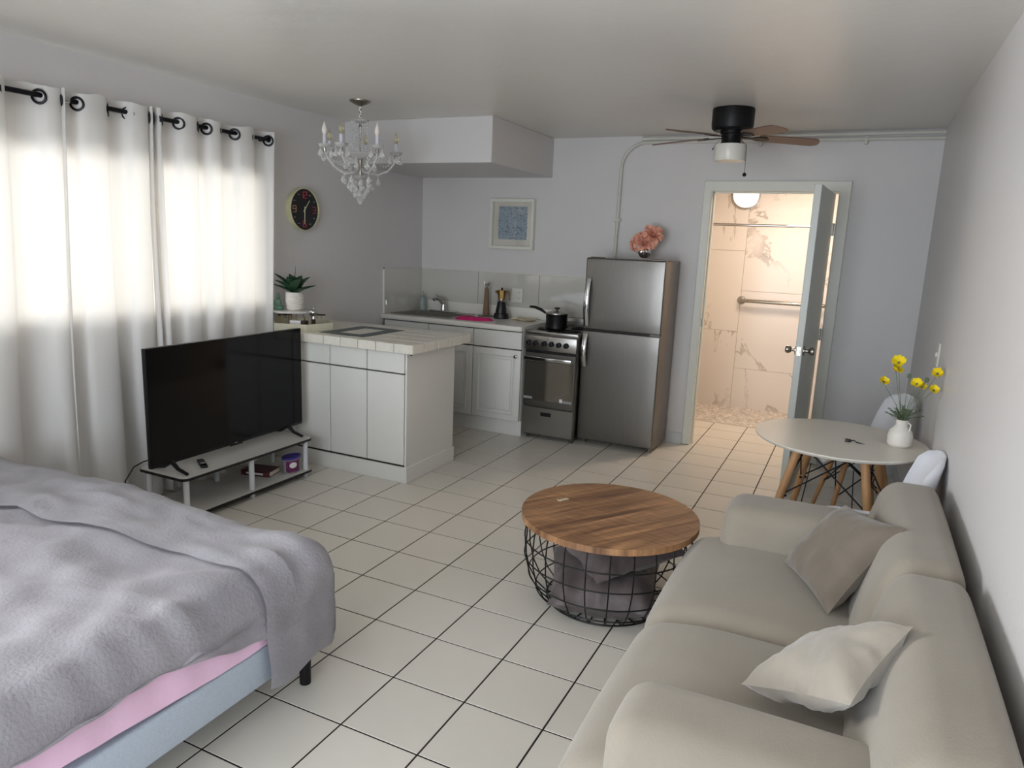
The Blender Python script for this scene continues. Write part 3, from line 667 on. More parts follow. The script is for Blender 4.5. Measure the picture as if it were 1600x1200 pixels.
dr = bxo('oven_door', (sx0 + .004, sy - .004, .285, sx1 - .004, sy + .02, .735), 'steeld', t, bev=.003)
bxo('oven_window', (sx0 + .012, sy - .008, .335, sx1 - .02, sy - .003, .665), 'oveng', dr, bev=.002)
bm = BM(); box(bm, sx0 + .012, sy - .048, .675, sx1 - .03, sy - .03, .705, bev=.004, seg=2); box(bm, sx0 + .02, sy - .032, .68, sx0 + .04, sy, .70); box(bm, sx1 - .055, sy - .032, .68, sx1 - .035, sy, .70); obj('oven_handle', bm, 'chrome', dr)
bxo('sticker', (sx0 + .006, sy - .0095, .345, sx0 + .085, sy - .008, .365), 'grey', dr); bxo('sticker', (sx1 - .125, sy - .0095, .338, sx1 - .02, sy - .008, .36), 'grey', dr)
bxo('sticker', (sx1 - .125, sy - .0105, .345, sx1 - .10, sy - .0085, .372), 'white', dr)
dd = bxo('bottom_drawer', (sx0 + .004, sy - .004, .045, sx1 - .004, sy + .02, .275), 'steel', t, bev=.003)
bxo('drawer_slot', (-.555, sy - .006, .208, -.462, sy - .003, .24), 'blackp', dd)
# pot
c = (-.525, 3.80, .924)
t = thing('saucepan', 'black lidded saucepan on the stove front burner', 'pot', c)
bm = BM(); lathe(bm, [(.001, 0), (.078, 0), (.088, .008), (.09, .12), (.093, .125)], 32, c); obj('pan_body', bm, 'blackp', t)
bm = BM(); lathe(bm, [(.094, .123), (.094, .13), (.06, .142), (.001, .148)], 32, c); obj('lid', bm, 'steel', t)
bm = BM(); lathe(bm, [(.008, .147), (.008, .158), (.024, .166), (.024, .174), (.001, .178)], 16, c); obj('lid_knob', bm, 'blackp', t)
bm = BM(); d = Vector((-.96, .1, 0)).normalized(); b0 = Vector(c) + d * .09 + Vector((0, 0, .115)); tube(bm, [b0, b0 + d * .02 + Vector((0, 0, .008)), b0 + d * .06 + Vector((0, 0, .03)), b0 + d * .12 + Vector((0, 0, .047)), b0 + d * .17 + Vector((0, 0, .048))], [.006, .009, .013, .012, .009], 10); obj('pan_handle', bm, 'blackp', t)

# ---------------------------------------------------------------- refrigerator
fx0, fx1, fy = -.262, .375, 3.71
t = thing('refrigerator', 'tall stainless steel top-freezer refrigerator beside the doorway', 'refrigerator', (.06, 3.95, 0))
bm = BM(); box(bm, fx0 + .004, fy + .055, .03, fx1 - .002, 4.17, 1.515, bev=.006, seg=2); 
for x in (fx0 + .04, fx1 - .04):
    for y in (fy + .09, 4.1): cyl(bm, (x, y, 0), .018, .035, 10)
obj('cabinet_body', bm, 'bwhite', t)
def fdoor(name, z0, z1):
    bm = BM(); softbox(bm, fx0, fy, z0, fx1, fy + .052, z1, .012, bulge=(0, .006, 0), n=6); return obj(name, bm, 'steeld', t)
fz = fdoor('freezer_door', .955, 1.52); fd = fdoor('fridge_door', .045, .945)
bxo('door_gap', (fx0 + .006, fy + .012, .943, fx1 - .006, fy + .05, .957), 'blackp', t)
def fh(z0, z1, par):
    bm = BM(); n = 12; pts = []; rad = []
    for k in range(n + 1):
        s = k / n; pts.append((fx0 + .035, fy - .008 - .046 * math.sin(PI * (s * .85 + .08)), z0 + (z1 - z0) * s)); rad.append(.012)
    P = [[(p[0] + .013 * a, p[1] + .007 * b2, p[2]) for (a, b2) in ((-1.4, 1.4), (-1.4, -.6), (-.7, -1.2), (.7, -1.2), (1.4, -.6), (1.4, 1.4), (-1.4, 1.4))] for p in pts]
    grid(bm, P); bm.verts.ensure_lookup_table(); bmesh.ops.remove_doubles(bm, verts=bm.verts, dist=1e-5)
    bmesh.ops.holes_fill(bm, edges=bm.edges)
    for z in (z0 + .012, z1 - .012): box(bm, fx0 + .024, fy - .02, z - .012, fx0 + .046, fy + .004, z + .012)
    obj('handle', bm, 'chrome', par)
fh(.985, 1.36, fz); fh(.655, .925, fd)
bm = BM(); box(bm, fx1 - .09, fy + .004, .938, fx1 - .01, fy + .05, .962, bev=.004); obj('hinge_bracket', bm, 'chrome', t)
bm = BM(); box(bm, fx0 + .03, fy + .01, 1.52, fx0 + .13, fy + .08, 1.528, bev=.003); box(bm, fx1 - .13, fy + .01, 1.518, fx1 - .01, fy + .12, 1.53, bev=.003); obj('hinge_cover', bm, 'bwhite', t)
bm = BM()
for k in range(4): box(bm, fx1 - .105 + k * .013, fy - .0065, 1.462, fx1 - .097 + k * .013, fy - .0035, 1.474)
obj('badge', bm, 'nickel', fz)
# peonies in silver bowl vase
c = (.125, 3.98, 1.531)
t = thing('peony_vase', 'ribbed silver bowl of salmon peonies on top of refrigerator', 'vase', c)
bm = BM(); n = 40
prof = [(.022, 0), (.038, .012), (.05, .035), (.052, .055), (.047, .08), (.044, .088), (.041, .086), (.043, .06), (.02, .01)]
rings = []
for r, z in prof: rings.append([bm.verts.new((c[0] + r * (1 + .035 * math.cos(20 * 2 * PI * k / n * .5 * 1)) * math.cos(2 * PI * k / n), c[1] + r * (1 + .035 * math.cos(10 * 2 * PI * k / n * 2)) * math.sin(2 * PI * k / n), c[2] + z)) for k in range(n)])
for a, b2 in zip(rings, rings[1:]):
    for k in range(n): bm.faces.new((a[k], a[(k + 1) % n], b2[(k + 1) % n], b2[k]))
bm.faces.new(rings[0][::-1]); obj('bowl', bm, 'chrome', t)
def bloom(c0, R, seed, mname, parent, up):
    rr = random.Random(seed); bm = BM(); up = Vector(up).normalized(); u, v = frame_of(up)
    for L, (cnt, rad, tilt, sz) in enumerate(((7, .95, 1.45, .62), (8, .8, 1.0, .58), (7, .55, .6, .5), (6, .3, .28, .4), (4, .12, .1, .3))):
        for k in range(cnt):
            a = 2 * PI * k / cnt + L * .5 + rr.uniform(-.2, .2); out = (u * math.cos(a) + v * math.sin(a)); s = sz * R * rr.uniform(.85, 1.2)
            side = up.cross(out); n = 5; P = []
            for i in range(n + 1):
                q = i / n; row = []
                th = tilt * (.35 + .8 * q)
                for jn in range(n + 1):
                    w2 = (jn / n - .5) * 2; wd = s * .75 * math.sin(PI * (.12 + .78 * q)) 
                    base = Vector(c0) - up * R * .35 + out * (R * .1)
                    dirn = (out * math.sin(th) + up * math.cos(th))
                    p = base + dirn * (s * 1.75 * q * (1 + .1 * math.sin(w2 * 9 + k))) + side * (w2 * wd) + (out * -1 * math.cos(th) + up * math.sin(th)) * (w2 * w2 * s * .32) + out * (rad * R * .25)
                    row.append(p + Vector((rr.uniform(-1, 1), rr.uniform(-1, 1), rr.uniform(-1, 1))) * R * .03)
                P.append(row)
            grid(bm, P)
    return obj('bloom', bm, mname, parent)
for k, (dx, dy, dz, R, up) in enumerate(((-.055, -.01, .15, .056, (-.5, -.6, .6)), (.005, -.04, .122, .056, (.1, -1, .35)), (.062, .0, .192, .064, (.45, -.6, .5)), (-.095, 0, .09, .038, (-.6, -.5, -.3)), (.02, .03, .205, .04, (-.1, -.2, 1)))):
    bloom((c[0] + dx, c[1] + dy, c[2] + dz), R, k, 'peony', t, up)
    bm = BM(); tube(bm, [(c[0] + dx * .1, c[1], c[2] + .03), (c[0] + dx * .5, c[1] + dy * .5, c[2] + .08), (c[0] + dx, c[1] + dy, c[2] + dz - .02)], .0028, 6); obj('stem', bm, 'dgreen', t)
bm = BM(); P = [[(c[0] - .01 + a * .007, c[1] - .01 + b * .004, c[2] + .17 + b * .016 - abs(a) * .004) for a in (-1, 0, 1)] for b in (0, 1, 2)]; grid(bm, P); obj('leaf', bm, 'leafd', t)

# ---------------------------------------------------------------- peninsula / island
IY0, IY1, IX = 2.132, 2.74, -.888
t = thing('peninsula_cabinet', 'white flat-front peninsula cabinet below tiled counter', 'cabinet', (-1.5, 2.43, 0))
bm = BM(); box(bm, XL + .016, IY0 + .02, .0, IX - .002, IY1, .878); obj('carcass', bm, 'cabin', t)
bm = BM(); box(bm, IX - .004, IY0, .0, IX + .010, IY1 + .004, .88, bev=.002); obj('end_panel', bm, 'cab', t)
bm = BM(); box(bm, IX + .009, IY0 - .012, 0, IX + .022, IY1 + .006, .112, bev=.003); obj('end_baseboard', bm, 'cab', t)
bm = BM(); box(bm, XL + .016, IY0 - .008, 0, IX + .009, IY0 + .008, .108, bev=.002); obj('toe_board', bm, 'cab', t)
xs = [IX - .006, -1.196, -1.509, -1.822, -2.1]
for a, b2 in zip(xs, xs[1:]):
    bxo('door', (b2 + .0035, IY0 - .002, .122, a - .0035, IY0 + .018, .735), 'cab', t, bev=.0015)
    bxo('drawer', (b2 + .0035, IY0 - .002, .745, a - .0035, IY0 + .018, .876), 'cab', t, bev=.0015)
bm = BM(); ball(bm, (IX + .022, IY0 + .03, .872), .009, 8); obj('bumper', bm, 'blackp', t)
t = thing('tiled_counter', 'white tiled peninsula counter with dark green square inlay', 'counter', (-1.47, 2.47, .88))
KX0, KX1, KY0, KY1, KZ0, KZ1 = XL + .002, -.815, 2.098, 2.86, .882, .942
bm = BM(); box(bm, KX0, KY0 + .008, KZ0, KX1 - .008, KY1 - .002, KZ1 - .006); obj('slab', bm, 'cgrout', t)
nx, ny = 9, 5; sx, sy2 = (KX1 - KX0) / nx, (KY1 - KY0) / ny
ix0, ix1, iy0, iy1 = -1.665, -1.285, 2.20, 2.70; bw = .10
def clipbox(x0, y0, x1, y1):
    # pieces of a tile outside the inlay rectangle
    out = []
    if x1 <= ix0 or x0 >= ix1 or y1 <= iy0 or y0 >= iy1: return [(x0, y0, x1, y1)]
    if x0 < ix0: out.append((x0, y0, ix0, y1))
    if x1 > ix1: out.append((ix1, y0, x1, y1))
    a, b2 = max(x0, ix0), min(x1, ix1)
    if y0 < iy0: out.append((a, y0, b2, iy0))
    if y1 > iy1: out.append((a, iy1, b2, y1))
    return out
g = .0022
for i in range(nx):
    for jj in range(ny):
        for (x0, y0, x1, y1) in clipbox(KX0 + i * sx, KY0 + .006 + jj * sy2, KX0 + (i + 1) * sx, KY0 + (jj + 1) * sy2):
            if x1 - x0 < .012 or y1 - y0 < .012: continue
            bxo('counter_tile', (x0 + g, y0 + g, KZ1 - .006, x1 - g, y1 - g, KZ1 + random.uniform(-.0006, .0008)), 'ctile', t, bev=.0015)
for i in range(nx): bxo('edge_tile', (KX0 + i * sx + g, KY0, KZ0, KX0 + (i + 1) * sx - g, KY0 + .008, KZ1 - .001), 'ctile', t, bev=.002)
for jj in range(ny): bxo('edge_tile', (KX1 - .008, KY0 + .004 + jj * sy2 + g, KZ0, KX1, KY0 + (jj + 1) * sy2 - g, KZ1 - .001), 'ctile', t, bev=.002)
for dms in ((ix0, iy0, ix1, iy0 + bw), (ix0, iy1 - bw, ix1, iy1), (ix0, iy0 + bw, ix0 + bw, iy1 - bw), (ix1 - bw, iy0 + bw, ix1, iy1 - bw)):
    bxo('inlay_tile', (dms[0] + .001, dms[1] + .001, KZ1 - .006, dms[2] - .001, dms[3] - .001, KZ1 + .001), 'dtile', t)
for a in range(2):
    for b2 in range(2):
        ax, ay = ix0 + bw, iy0 + bw; wx, wy = (ix1 - ix0 - 2 * bw) / 2, (iy1 - iy0 - 2 * bw) / 2
        bxo('counter_tile', (ax + a * wx + g, ay + b2 * wy + g, KZ1 - .006, ax + (a + 1) * wx - g, ay + (b2 + 1) * wy - g, KZ1 + .0005), 'ctile', t, bev=.0015)

# hexagonal tray and what stands on it
hc = Vector((-1.89, 2.285, KZ1 + .0012)); hr = .233
HV = [Vector((hc.x + hr * math.cos(math.radians(a)), hc.y + hr * math.sin(math.radians(a)))) for a in (259, 319, 19, 79, 139, 199)]
t = thing('hexagonal_tray', 'cream hexagonal tray with brown-topped handles on tiled counter', 'tray', tuple(hc))
bm = BM(); prism(bm, [(v.x, v.y) for v in HV], hc.z, hc.z + .008); obj('tray_floor', bm, 'tray', t)
for k in range(6):
    a, b2 = HV[k], HV[(k + 1) % 6]; ins = [Vector((hc.x, hc.y)) + (v - Vector((hc.x, hc.y))) * .945 for v in (a, b2)]
    bm = BM(); prism(bm, [tuple(a), tuple(b2), tuple(ins[1]), tuple(ins[0])], hc.z + .006, hc.z + .052); obj('tray_side', bm, 'tray', t)
for k in (3, 4):
    a, b2 = HV[k], HV[(k + 1) % 6]; d = (b2 - a).normalized(); m_ = (a + b2) / 2 - (d * .04 if k == 3 else d * 0); nrm = Vector((-d.y, d.x)) * .006
    p, q = m_ - d * .06, m_ + d * .06
    cc = Vector((hc.x, hc.y)); sh = (cc - m_).normalized() * .006
    bm = BM()
    for s in (-.052, -.017, .017, .052):
        e0 = m_ + d * (s - .006) + sh; e1 = m_ + d * (s + .006) + sh; prism(bm, [tuple(e0 - nrm * .8), tuple(e1 - nrm * .8), tuple(e1 + nrm * .8), tuple(e0 + nrm * .8)], hc.z + .05, hc.z + .078)
    h_ = obj('handle', bm, 'tray', t)
    bm = BM(); prism(bm, [tuple(p + sh - nrm), tuple(q + sh - nrm), tuple(q + sh + nrm), tuple(p + sh + nrm)], hc.z + .076, hc.z + .086); obj('handle_top', bm, 'handle', h_)
tz = hc.z + .008
pc = Vector((-1.95, 2.255, tz))
t = thing('plate_riser', 'round marble riser on thin hairpin legs inside tray', 'stand', tuple(pc))
bm = BM(); lathe(bm, [(.001, .107), (.143, .107), (.147, .111), (.147, .119), (.143, .122), (.001, .122)], 36, tuple(pc)); obj('disc', bm, 'marblew', t)
for a in (20, 110, 200, 290):
    a = math.radians(a + 35); o_ = Vector((math.cos(a), math.sin(a), 0)); s_ = Vector((-math.sin(a), math.cos(a), 0)); foot = pc + o_ * .10 + Vector((0, 0, .002))
    bm = BM(); tube(bm, [pc + o_ * .07 + s_ * .018 + Vector((0, 0, .108)), foot + s_ * .003, foot - s_ * .003, pc + o_ * .07 - s_ * .018 + Vector((0, 0, .108))], .0022, 6); obj('hairpin_leg', bm, 'gold2', t)
pz = pc.z + .122
c = Vector((-1.935, 2.265, pz))
t = thing('potted_agave', 'artificial agave in ribbed white pot on the riser', 'plant', tuple(c))
bm = BM(); prof = [(.001, 0), (.05, 0)]
for k in range(9):
    z = .006 + k * .0135; r = .056 + .008 * math.sin(PI * (k / 10)) ; prof += [(r, z), (r + .0035, z + .005), (r, z + .010)]
prof += [(.058, .128), (.052, .128), (.052, .10), (.001, .10)]
lathe(bm, prof, 36, tuple(c)); obj('pot', bm, 'cer', t)
def leaf(bm, base, az, el, L, w, curl):
    n = 9; P = []
    o_ = Vector((math.cos(az), math.sin(az), 0)); sd = Vector((-math.sin(az), math.cos(az), 0)); p = Vector(base); e = el
    for i in range(n + 1):
        q = i / n; wd = w * (math.sin(PI * min(1, .16 + q * .84)) ** .8) * (1 if q < .98 else .15); d = o_ * math.cos(e) + Vector((0, 0, math.sin(e)))
        nn = -o_ * math.sin(e) + Vector((0, 0, math.cos(e)))
        P.append([p + sd * wd * s + nn * (abs(s) * wd * .55) for s in (-1, -.5, 0, .5, 1)])
        p = p + d * (L / n); e -= curl / n
    V = grid(bm, P); return V
rr = random.Random(4); base = c + Vector((0, 0, .115))
for k, (az, el, L, w, cu) in enumerate(((200, .75, .21, .024, .35), (235, .62, .17, .03, .3), (265, 1.25, .15, .03, .2), (295, .8, .16, .033, .25), (330, .62, .2, .034, .3), (10, .35, .19, .022, .25), (60, .8, .17, .03, .3), (100, .9, .16, .03, .2), (150, .6, .2, .024, .3), (180, 1.2, .15, .03, .2), (215, .35, .17, .018, .1), (345, .25, .18, .016, .1), (310, 1.35, .13, .03, .1))):
    bm = BM(); leaf(bm, base, math.radians(az), el + .08, L, w * 1.45, cu * .6); obj('leaf', bm, 'leafd', t)
bm = BM(); tube(bm, [base, base + Vector((.005, 0, .12)), base + Vector((.012, 0, .20))], [.004, .003, .0006], 6); obj('leaf_spike', bm, 'dgreen', t)
c = Vector((-2.02, 2.19, pz))
t = thing('seated_figurine', 'small green stone seated figurine left of the white pot', 'figurine', tuple(c))
bm = BM()
def blob(cx, cy, cz, rx, ry, rz): 
    vs = ball(bm, (0, 0, 0), 1, 10); bmesh.ops.transform(bm, matrix=T(c.x + cx, c.y + cy, c.z + cz) @ Matrix.Diagonal((rx, ry, rz, 1)), verts=vs)
blob(0, 0, .018, .042, .036, .018); blob(0, 0, .05, .027, .022, .034); blob(0, 0, .093, .017, .016, .02); blob(0, 0, .114, .008, .008, .008)
blob(-.024, -.008, .05, .009, .012, .026); blob(.024, -.008, .05, .009, .012, .026); blob(0, -.022, .03, .016, .01, .008)
obj('figure', bm, 'buddha', t)
bm = BM(); blob(.0, -.0, .004, .044, .038, .008); obj('plinth', bm, 'buddha', t)
c = Vector((-1.765, 2.265, tz + .0))
t = thing('salt_grinder', 'small grinder with shiny round metal head in tray', 'grinder', tuple(c))
bm = BM(); lathe(bm, [(.001, 0), (.018, 0), (.018, .008), (.014, .01), (.014, .068), (.015, .07)], 16, tuple(c)); obj('body', bm, 'handle', t)
bm = BM(); lathe(bm, [(.012, .068), (.01, .09), (.013, .095)], 16, tuple(c)); ball(bm, (c.x, c.y, c.z + .118), .029, 12, .8); ball(bm, (c.x, c.y, c.z + .145), .006, 8); obj('head', bm, 'chrome', t)
c = Vector((-1.80, 2.30, tz))
t = thing('pepper_grinder', 'second grinder with round metal head, half hidden behind', 'grinder', tuple(c))
bm = BM(); lathe(bm, [(.001, 0), (.016, 0), (.016, .05), (.012, .055), (.012, .075)], 16, tuple(c)); obj('body', bm, 'soap', t)
bm = BM(); ball(bm, (c.x, c.y, c.z + .09), .021, 12, .8); obj('head', bm, 'chrome', t)
t = thing('small_box', 'small flat white and dark box lying in tray', 'box', (-1.84, 2.15, tz))
mr_ = T(-1.845, 2.20, 0) @ Matrix.Rotation(.25, 4, 'Z')
bm = BM(); box(bm, -.055, -.025, tz + .032, .03, .025, tz + .06, bev=.002, mtx=mr_); obj('box_sleeve', bm, 'white', t)
bm = BM(); box(bm, -.057, -.027, tz, .062, .027, tz + .032, mtx=mr_); box(bm, .03, -.026, tz + .03, .062, .026, tz + .059, mtx=mr_); obj('box_base', bm, 'handle', t)

# ---------------------------------------------------------------- television and stand
sx0_, sx1_, ty0, ty1 = -1.87, -1.495, .90, 1.935
t = thing('tv_stand', 'low white two-shelf television stand with black edging', 'tv stand', (-1.68, 1.41, 0))
def rrect(x0, y0, x1, y1, r, n=6):
    out = []
    for (cx, cy, a0) in ((x1 - r, y1 - r, 0), (x0 + r, y1 - r, 90), (x0 + r, y0 + r, 180), (x1 - r, y0 + r, 270)):
        for k in range(n + 1): a = math.radians(a0 + 90 * k / n); out.append((cx + r * math.cos(a), cy + r * math.sin(a)))
    return out
for z in (.252, .033):
    bm = BM(); prism(bm, rrect(sx0_, ty0, sx1_, ty1, .035), z + .0005, z + .0165); s_ = obj('shelf', bm, 'tstone', t)
    bm = BM(); a = rrect(sx0_ - .003, ty0 - .003, sx1_ + .003, ty1 + .003, .037); vs = prism(bm, a, z, z + .015); obj('edge_band', bm, 'blackp', s_)
for x in (sx0_ + .04, sx1_ - .035):
    for y in (ty0 + .04, (ty0 + ty1) / 2 + .0, ty1 - .04):
        bm = BM(); cyl(bm, (x, y, 0), .0165, .033, 16); cyl(bm, (x, y, .0495), .0165, .2025, 16); obj('leg', bm, 'legw', t)
TV = Matrix.Translation((-1.665, 1.425, 0)) @ Matrix.Rotation(math.radians(1.2), 4, 'Z')
t = thing('television', 'large black flat television standing on the low stand', 'television', (-1.665, 1.425, .27))
def tvo(name, bm, m, par=None): bmesh.ops.transform(bm, matrix=TV, verts=bm.verts); return obj(name, bm, m, par or t)
bm = BM(); box(bm, -.022, -.605, .32, .006, .605, .985, bev=.004, seg=2); box(bm, -.06, -.35, .34, -.02, .35, .68, bev=.015, seg=2); tvo('cabinet', bm, 'blackp')
bm = BM(); box(bm, .005, -.601, .337, .0075, .601, .981); tvo('screen', bm, 'screen')
bm = BM(); box(bm, .004, -.05, .314, .010, .05, .323); tvo('ir_window', bm, 'blackp')
bm = BM(); box(bm, .0065, -.012, .326, .008, .012, .331); tvo('badge', bm, 'grey')
for y in (-.47, .47):
    bm = BM(); tube(bm, [(.0, y, .33), (.05, y, .293), (.125, y - .005, .278)], [.014, .011, .009], 8); tube(bm, [(-.005, y, .33), (-.06, y, .293), (-.14, y, .278)], [.014, .011, .009], 8); tvo('foot', bm, 'blackp')
bm = BM(); tube(bm, [(-1.70, .86, .36), (-1.74, .845, .345), (-1.82, .84, .30), (-1.905, .845, .20), (-1.94, .86, .08), (-1.96, .9, .03), (-2.03, .92, .10), (-2.11, .92, .2)], .0038, 8)
tag(obj('power_cable', bm, 'blackp'), 'black power cable trailing from television to wall', 'cable')
RM = T(-1.625, 1.135, .2687) @ Matrix.Rotation(math.radians(-32), 4, 'Z')
t = thing('remote_control', 'black remote control on stand in front of television', 'remote', (-1.63, 1.13, .269))
bm = BM(); box(bm, -.075, -.02, 0, .075, .02, .016, bev=.007, seg=3, mtx=RM); obj('case', bm, 'blackp', t)
bm = BM(); box(bm, .005, -.013, .0155, .03, .013, .0185, bev=.001, mtx=RM); obj('button_pad', bm, 'grey', t)
# paperback and tub on lower shelf
zs = .0495
t = thing('paperback_book', 'thick paperback with dark red cover on lower shelf', 'book', (-1.70, 1.72, zs))
BK = T(-1.715, 1.68, zs) @ Matrix.Rotation(math.radians(14), 4, 'Z') @ Matrix.Diagonal((1.2, 1.25, 1.15, 1))
bm = BM(); box(bm, -.082, -.052, .003, .080, .05, .027, mtx=BK); obj('pages', bm, 'paper', t)
bm = BM(); box(bm, -.086, -.056, 0, .083, .052, .0032, mtx=BK); box(bm, -.086, -.056, .0268, .083, .052, .030, mtx=BK); box(bm, -.086, -.056, 0, .083, -.052, .030, mtx=BK); cv = obj('cover', bm, 'cover', t)
bm = BM(); box(bm, -.055, -.0572, .009, .045, -.0558, .02, mtx=BK); obj('spine_title', bm, 'white', cv)
c = (-1.565, 1.80, zs)
t = thing('lidded_tub', 'clear plastic tub with purple lid and printed label', 'tub', c)
def oval(prof, m, name, par, n=28, k=1.45):
    bm = BM(); lathe(bm, prof, n, mtx=T(*c) @ Matrix.Diagonal((1, k, 1, 1))); return obj(name, bm, m, par)
oval([(.001, 0), (.040, 0), (.044, .012), (.046, .102)], 'tub', 'container', t)
oval([(.0485, .098), (.051, .101), (.051, .112), (.046, .114), (.044, .109), (.001, .109)], 'purple', 'lid', t)
bm = BM(); P = []
for i in range(13):
    a = math.radians(-75 + 100 * i / 12); P.append([(c[0] + (r + .0012) * math.cos(a), c[1] + 1.45 * (r + .0012) * math.sin(a), c[2] + z) for r, z in ((.0425, .010), (.044, .03), (.0452, .065), (.046, .092))])
grid(bm, P); lb = obj('label', bm, 'label', t)
bm = BM(); P = []
for i in range(13):
    a0 = 2 * PI * i / 12; 
    P.append([(c[0] + .0485 * math.cos(math.radians(-25) + .42 * s * math.cos(a0)), c[1] + 1.45 * .0485 * math.sin(math.radians(-25) + .42 * s * math.cos(a0)), c[2] + .062 + .02 * s * math.sin(a0)) for s in (0.01, 1)])
grid(bm, P); obj('label_badge', bm, 'white', lb)

# ---------------------------------------------------------------- curtains
RX, RZ = -2.0, 2.224
t = thing('curtain_rod', 'black metal curtain rod above the long window', 'curtain rod', (RX, .6, RZ))
bm = BM(); cyl2(bm, (RX, -2.3, RZ), (RX, 2.11, RZ), .0125, n=14); obj('rod_pole', bm, 'rod', t)
for y in (.715, -1.0):
    bm = BM(); cyl2(bm, (RX, y, RZ), (RX, y + .03, RZ), .0145, n=14); obj('rod_joint', bm, 'chrome', t)
bm = BM(); cyl2(bm, (RX, 2.11, RZ), (RX, 2.135, RZ), .018, n=14); obj('finial', bm, 'rod', t)
for y in (2.06, .62, -.9, -2.2):
    bm = BM(); tube(bm, [(XL, y, RZ - .01), (RX, y, RZ - .012)], .006, 8); cyl2(bm, (XL, y, RZ - .01), (XL + .006, y, RZ - .01), .022); obj('bracket', bm, 'rod', t)
def curtain(ys, label, x_off=0, seed=0, ybot=None):
    """ys: alternating list of y where the cloth crosses the rod; first span runs in front (towards the room)"""
    t = thing('curtain', label, 'curtain', (RX, (ys[0] + ys[-1]) / 2, .05), group='white curtain panels over the long window')
    n = len(ys); NV = 40; pts = []
    # build plan profile
    prof = []
    for i in range(n - 1):
        s = 1 if i % 2 == 0 else -1; y0, y1 = ys[i], ys[i + 1]
        K = 14
        for k in range(K):
            q = k / K; a = math.sin(PI * q); prof.append((y0 + (y1 - y0) * q, s * (a ** .36), s))
    prof.append((ys[-1], 0, 1)); 
    P = []
    tot = ys[-1] - ys[0]; mid = (ys[0] + ys[-1]) / 2
    for (y, a, s) in prof:
        row = []
        for k in range(NV + 1):
            q = k / NV; z = 2.272 + .006 * math.sin(y * 37) - q * 2.225
            amp = .036 * (1 + .5 * q) * (1 - .35 * math.sin(PI * q))
            drift = (-.10 * q) * 1.0 if ybot is None else ybot * q
            yy = y + drift * .7 + .018 * q * math.sin(y * 9 + seed * 3) + .012 * math.sin(q * 3 + y * 4)
            xx = RX + x_off + a * amp + q * .012 * math.sin(y * 17 + seed + q * 3) + .012 * q
            xx = max(xx, XL + .012)
            row.append((xx, yy, z))
        P.append(row)
    bm = BM(); grid(bm, P); o = obj('cloth', bm, 'curtain', t, smooth=80)
    # header band: the doubled cloth strip at the top
    bm = BM(); P2 = [[(p[0] + .0016, p[1], p[2]) for p in (row[0], ((row[0][0] + row[1][0]) / 2, (row[0][1] + row[1][1]) / 2, (row[0][2] + row[1][2]) / 2), row[1], row[2])] for row in P]
    grid(bm, P2); obj('header_band', bm, 'curtain', t, smooth=80)
    for y in ys[1:-1]:
        i = min(range(len(prof)), key=lambda q: abs(prof[q][0] - y))
        d = Vector((P[min(i + 1, len(P) - 1)][1][0] - P[max(i - 1, 0)][1][0], P[min(i + 1, len(P) - 1)][1][1] - P[max(i - 1, 0)][1][1], 0)).normalized()
        nn = Vector((-d.y, d.x, 0)); 
        c0 = Vector((RX + .006, y - .006, RZ - .008)); pts = []
        dd = (d + Vector((0, .25 * (1 if d.y > 0 else -1), 0))).normalized()
        for k in range(20):
            a = 2 * PI * k / 20; pts.append(c0 + (dd * math.cos(a) + Vector((0, 0, 1)) * math.sin(a)) * .031)
        bm = BM(); tube(bm, pts, .0065, 6, closed=True); obj('grommet', bm, 'rod', t)
    return t
curtain([-.42, -.25, -.06, .15, .28, .43, .60, .70], 'white curtain panel left of the first overlap, above bed', seed=1)
curtain([.69, .705, .79, .955, 1.075, 1.20, 1.27], 'middle white curtain panel behind the television', x_off=.006, seed=2)
curtain([1.20, 1.222, 1.245, 1.28, 1.40, 1.53, 1.60, 1.70, 1.82, 1.965, 2.11, 2.135], 'rightmost white curtain panel beside the wall clock', x_off=.0, seed=3)

# ---------------------------------------------------------------- chandelier
cc = Vector((-1.438, 2.376, 0))
t = thing('chandelier', 'small crystal chandelier with candle bulbs over the peninsula', 'chandelier', (cc.x, cc.y, 1.82))
def at(r, a, z): return Vector((cc.x + r * math.cos(a), cc.y + r * math.sin(a), z))
bm = BM(); lathe(bm, [(.001, 2.497), (.072, 2.497), (.07, 2.49), (.045, 2.475), (.012, 2.462), (.001, 2.458)], 28, tuple(cc)); obj('canopy', bm, 'nickel', t)
for k in range(4):
    bm = BM(); z = 2.452 - k * .021; d = Vector((1, 0, 0)) if k % 2 else Vector((0, 1, 0)); tube(bm, [cc + Vector((0, 0, z)) + d * .006 * math.cos(2 * PI * q / 10) + Vector((0, 0, .013 * math.sin(2 * PI * q / 10))) for q in range(10)], .0022, 6, closed=True); obj('chain_link', bm, 'nickel', t)
bm = BM(); lathe(bm, [(.005, 2.37), (.008, 2.34), (.012, 2.33), (.006, 2.31), (.005, 2.17), (.012, 2.15), (.016, 2.11), (.008, 2.06), (.012, 2.03), (.004, 2.0)], 12, tuple(cc)); obj('center_stem', bm, 'nickel', t)
bm = BM(); lathe(bm, [(.01, 2.355), (.05, 2.362), (.062, 2.372), (.05, 2.366), (.01, 2.36)], 24, tuple(cc)); obj('top_dish', bm, 'crystal', t)
bm = BM(); lathe(bm, [(.01, 2.12), (.08, 2.135), (.11, 2.16), (.105, 2.162), (.08, 2.142), (.01, 2.13)], 24, tuple(cc)); obj('middle_dish', bm, 'crystal', t)
bm = BM(); lathe(bm, [(.01, 1.985), (.045, 1.995), (.062, 2.012), (.058, 2.013), (.01, 1.995)], 24, tuple(cc)); obj('lower_dish', bm, 'crystal', t)
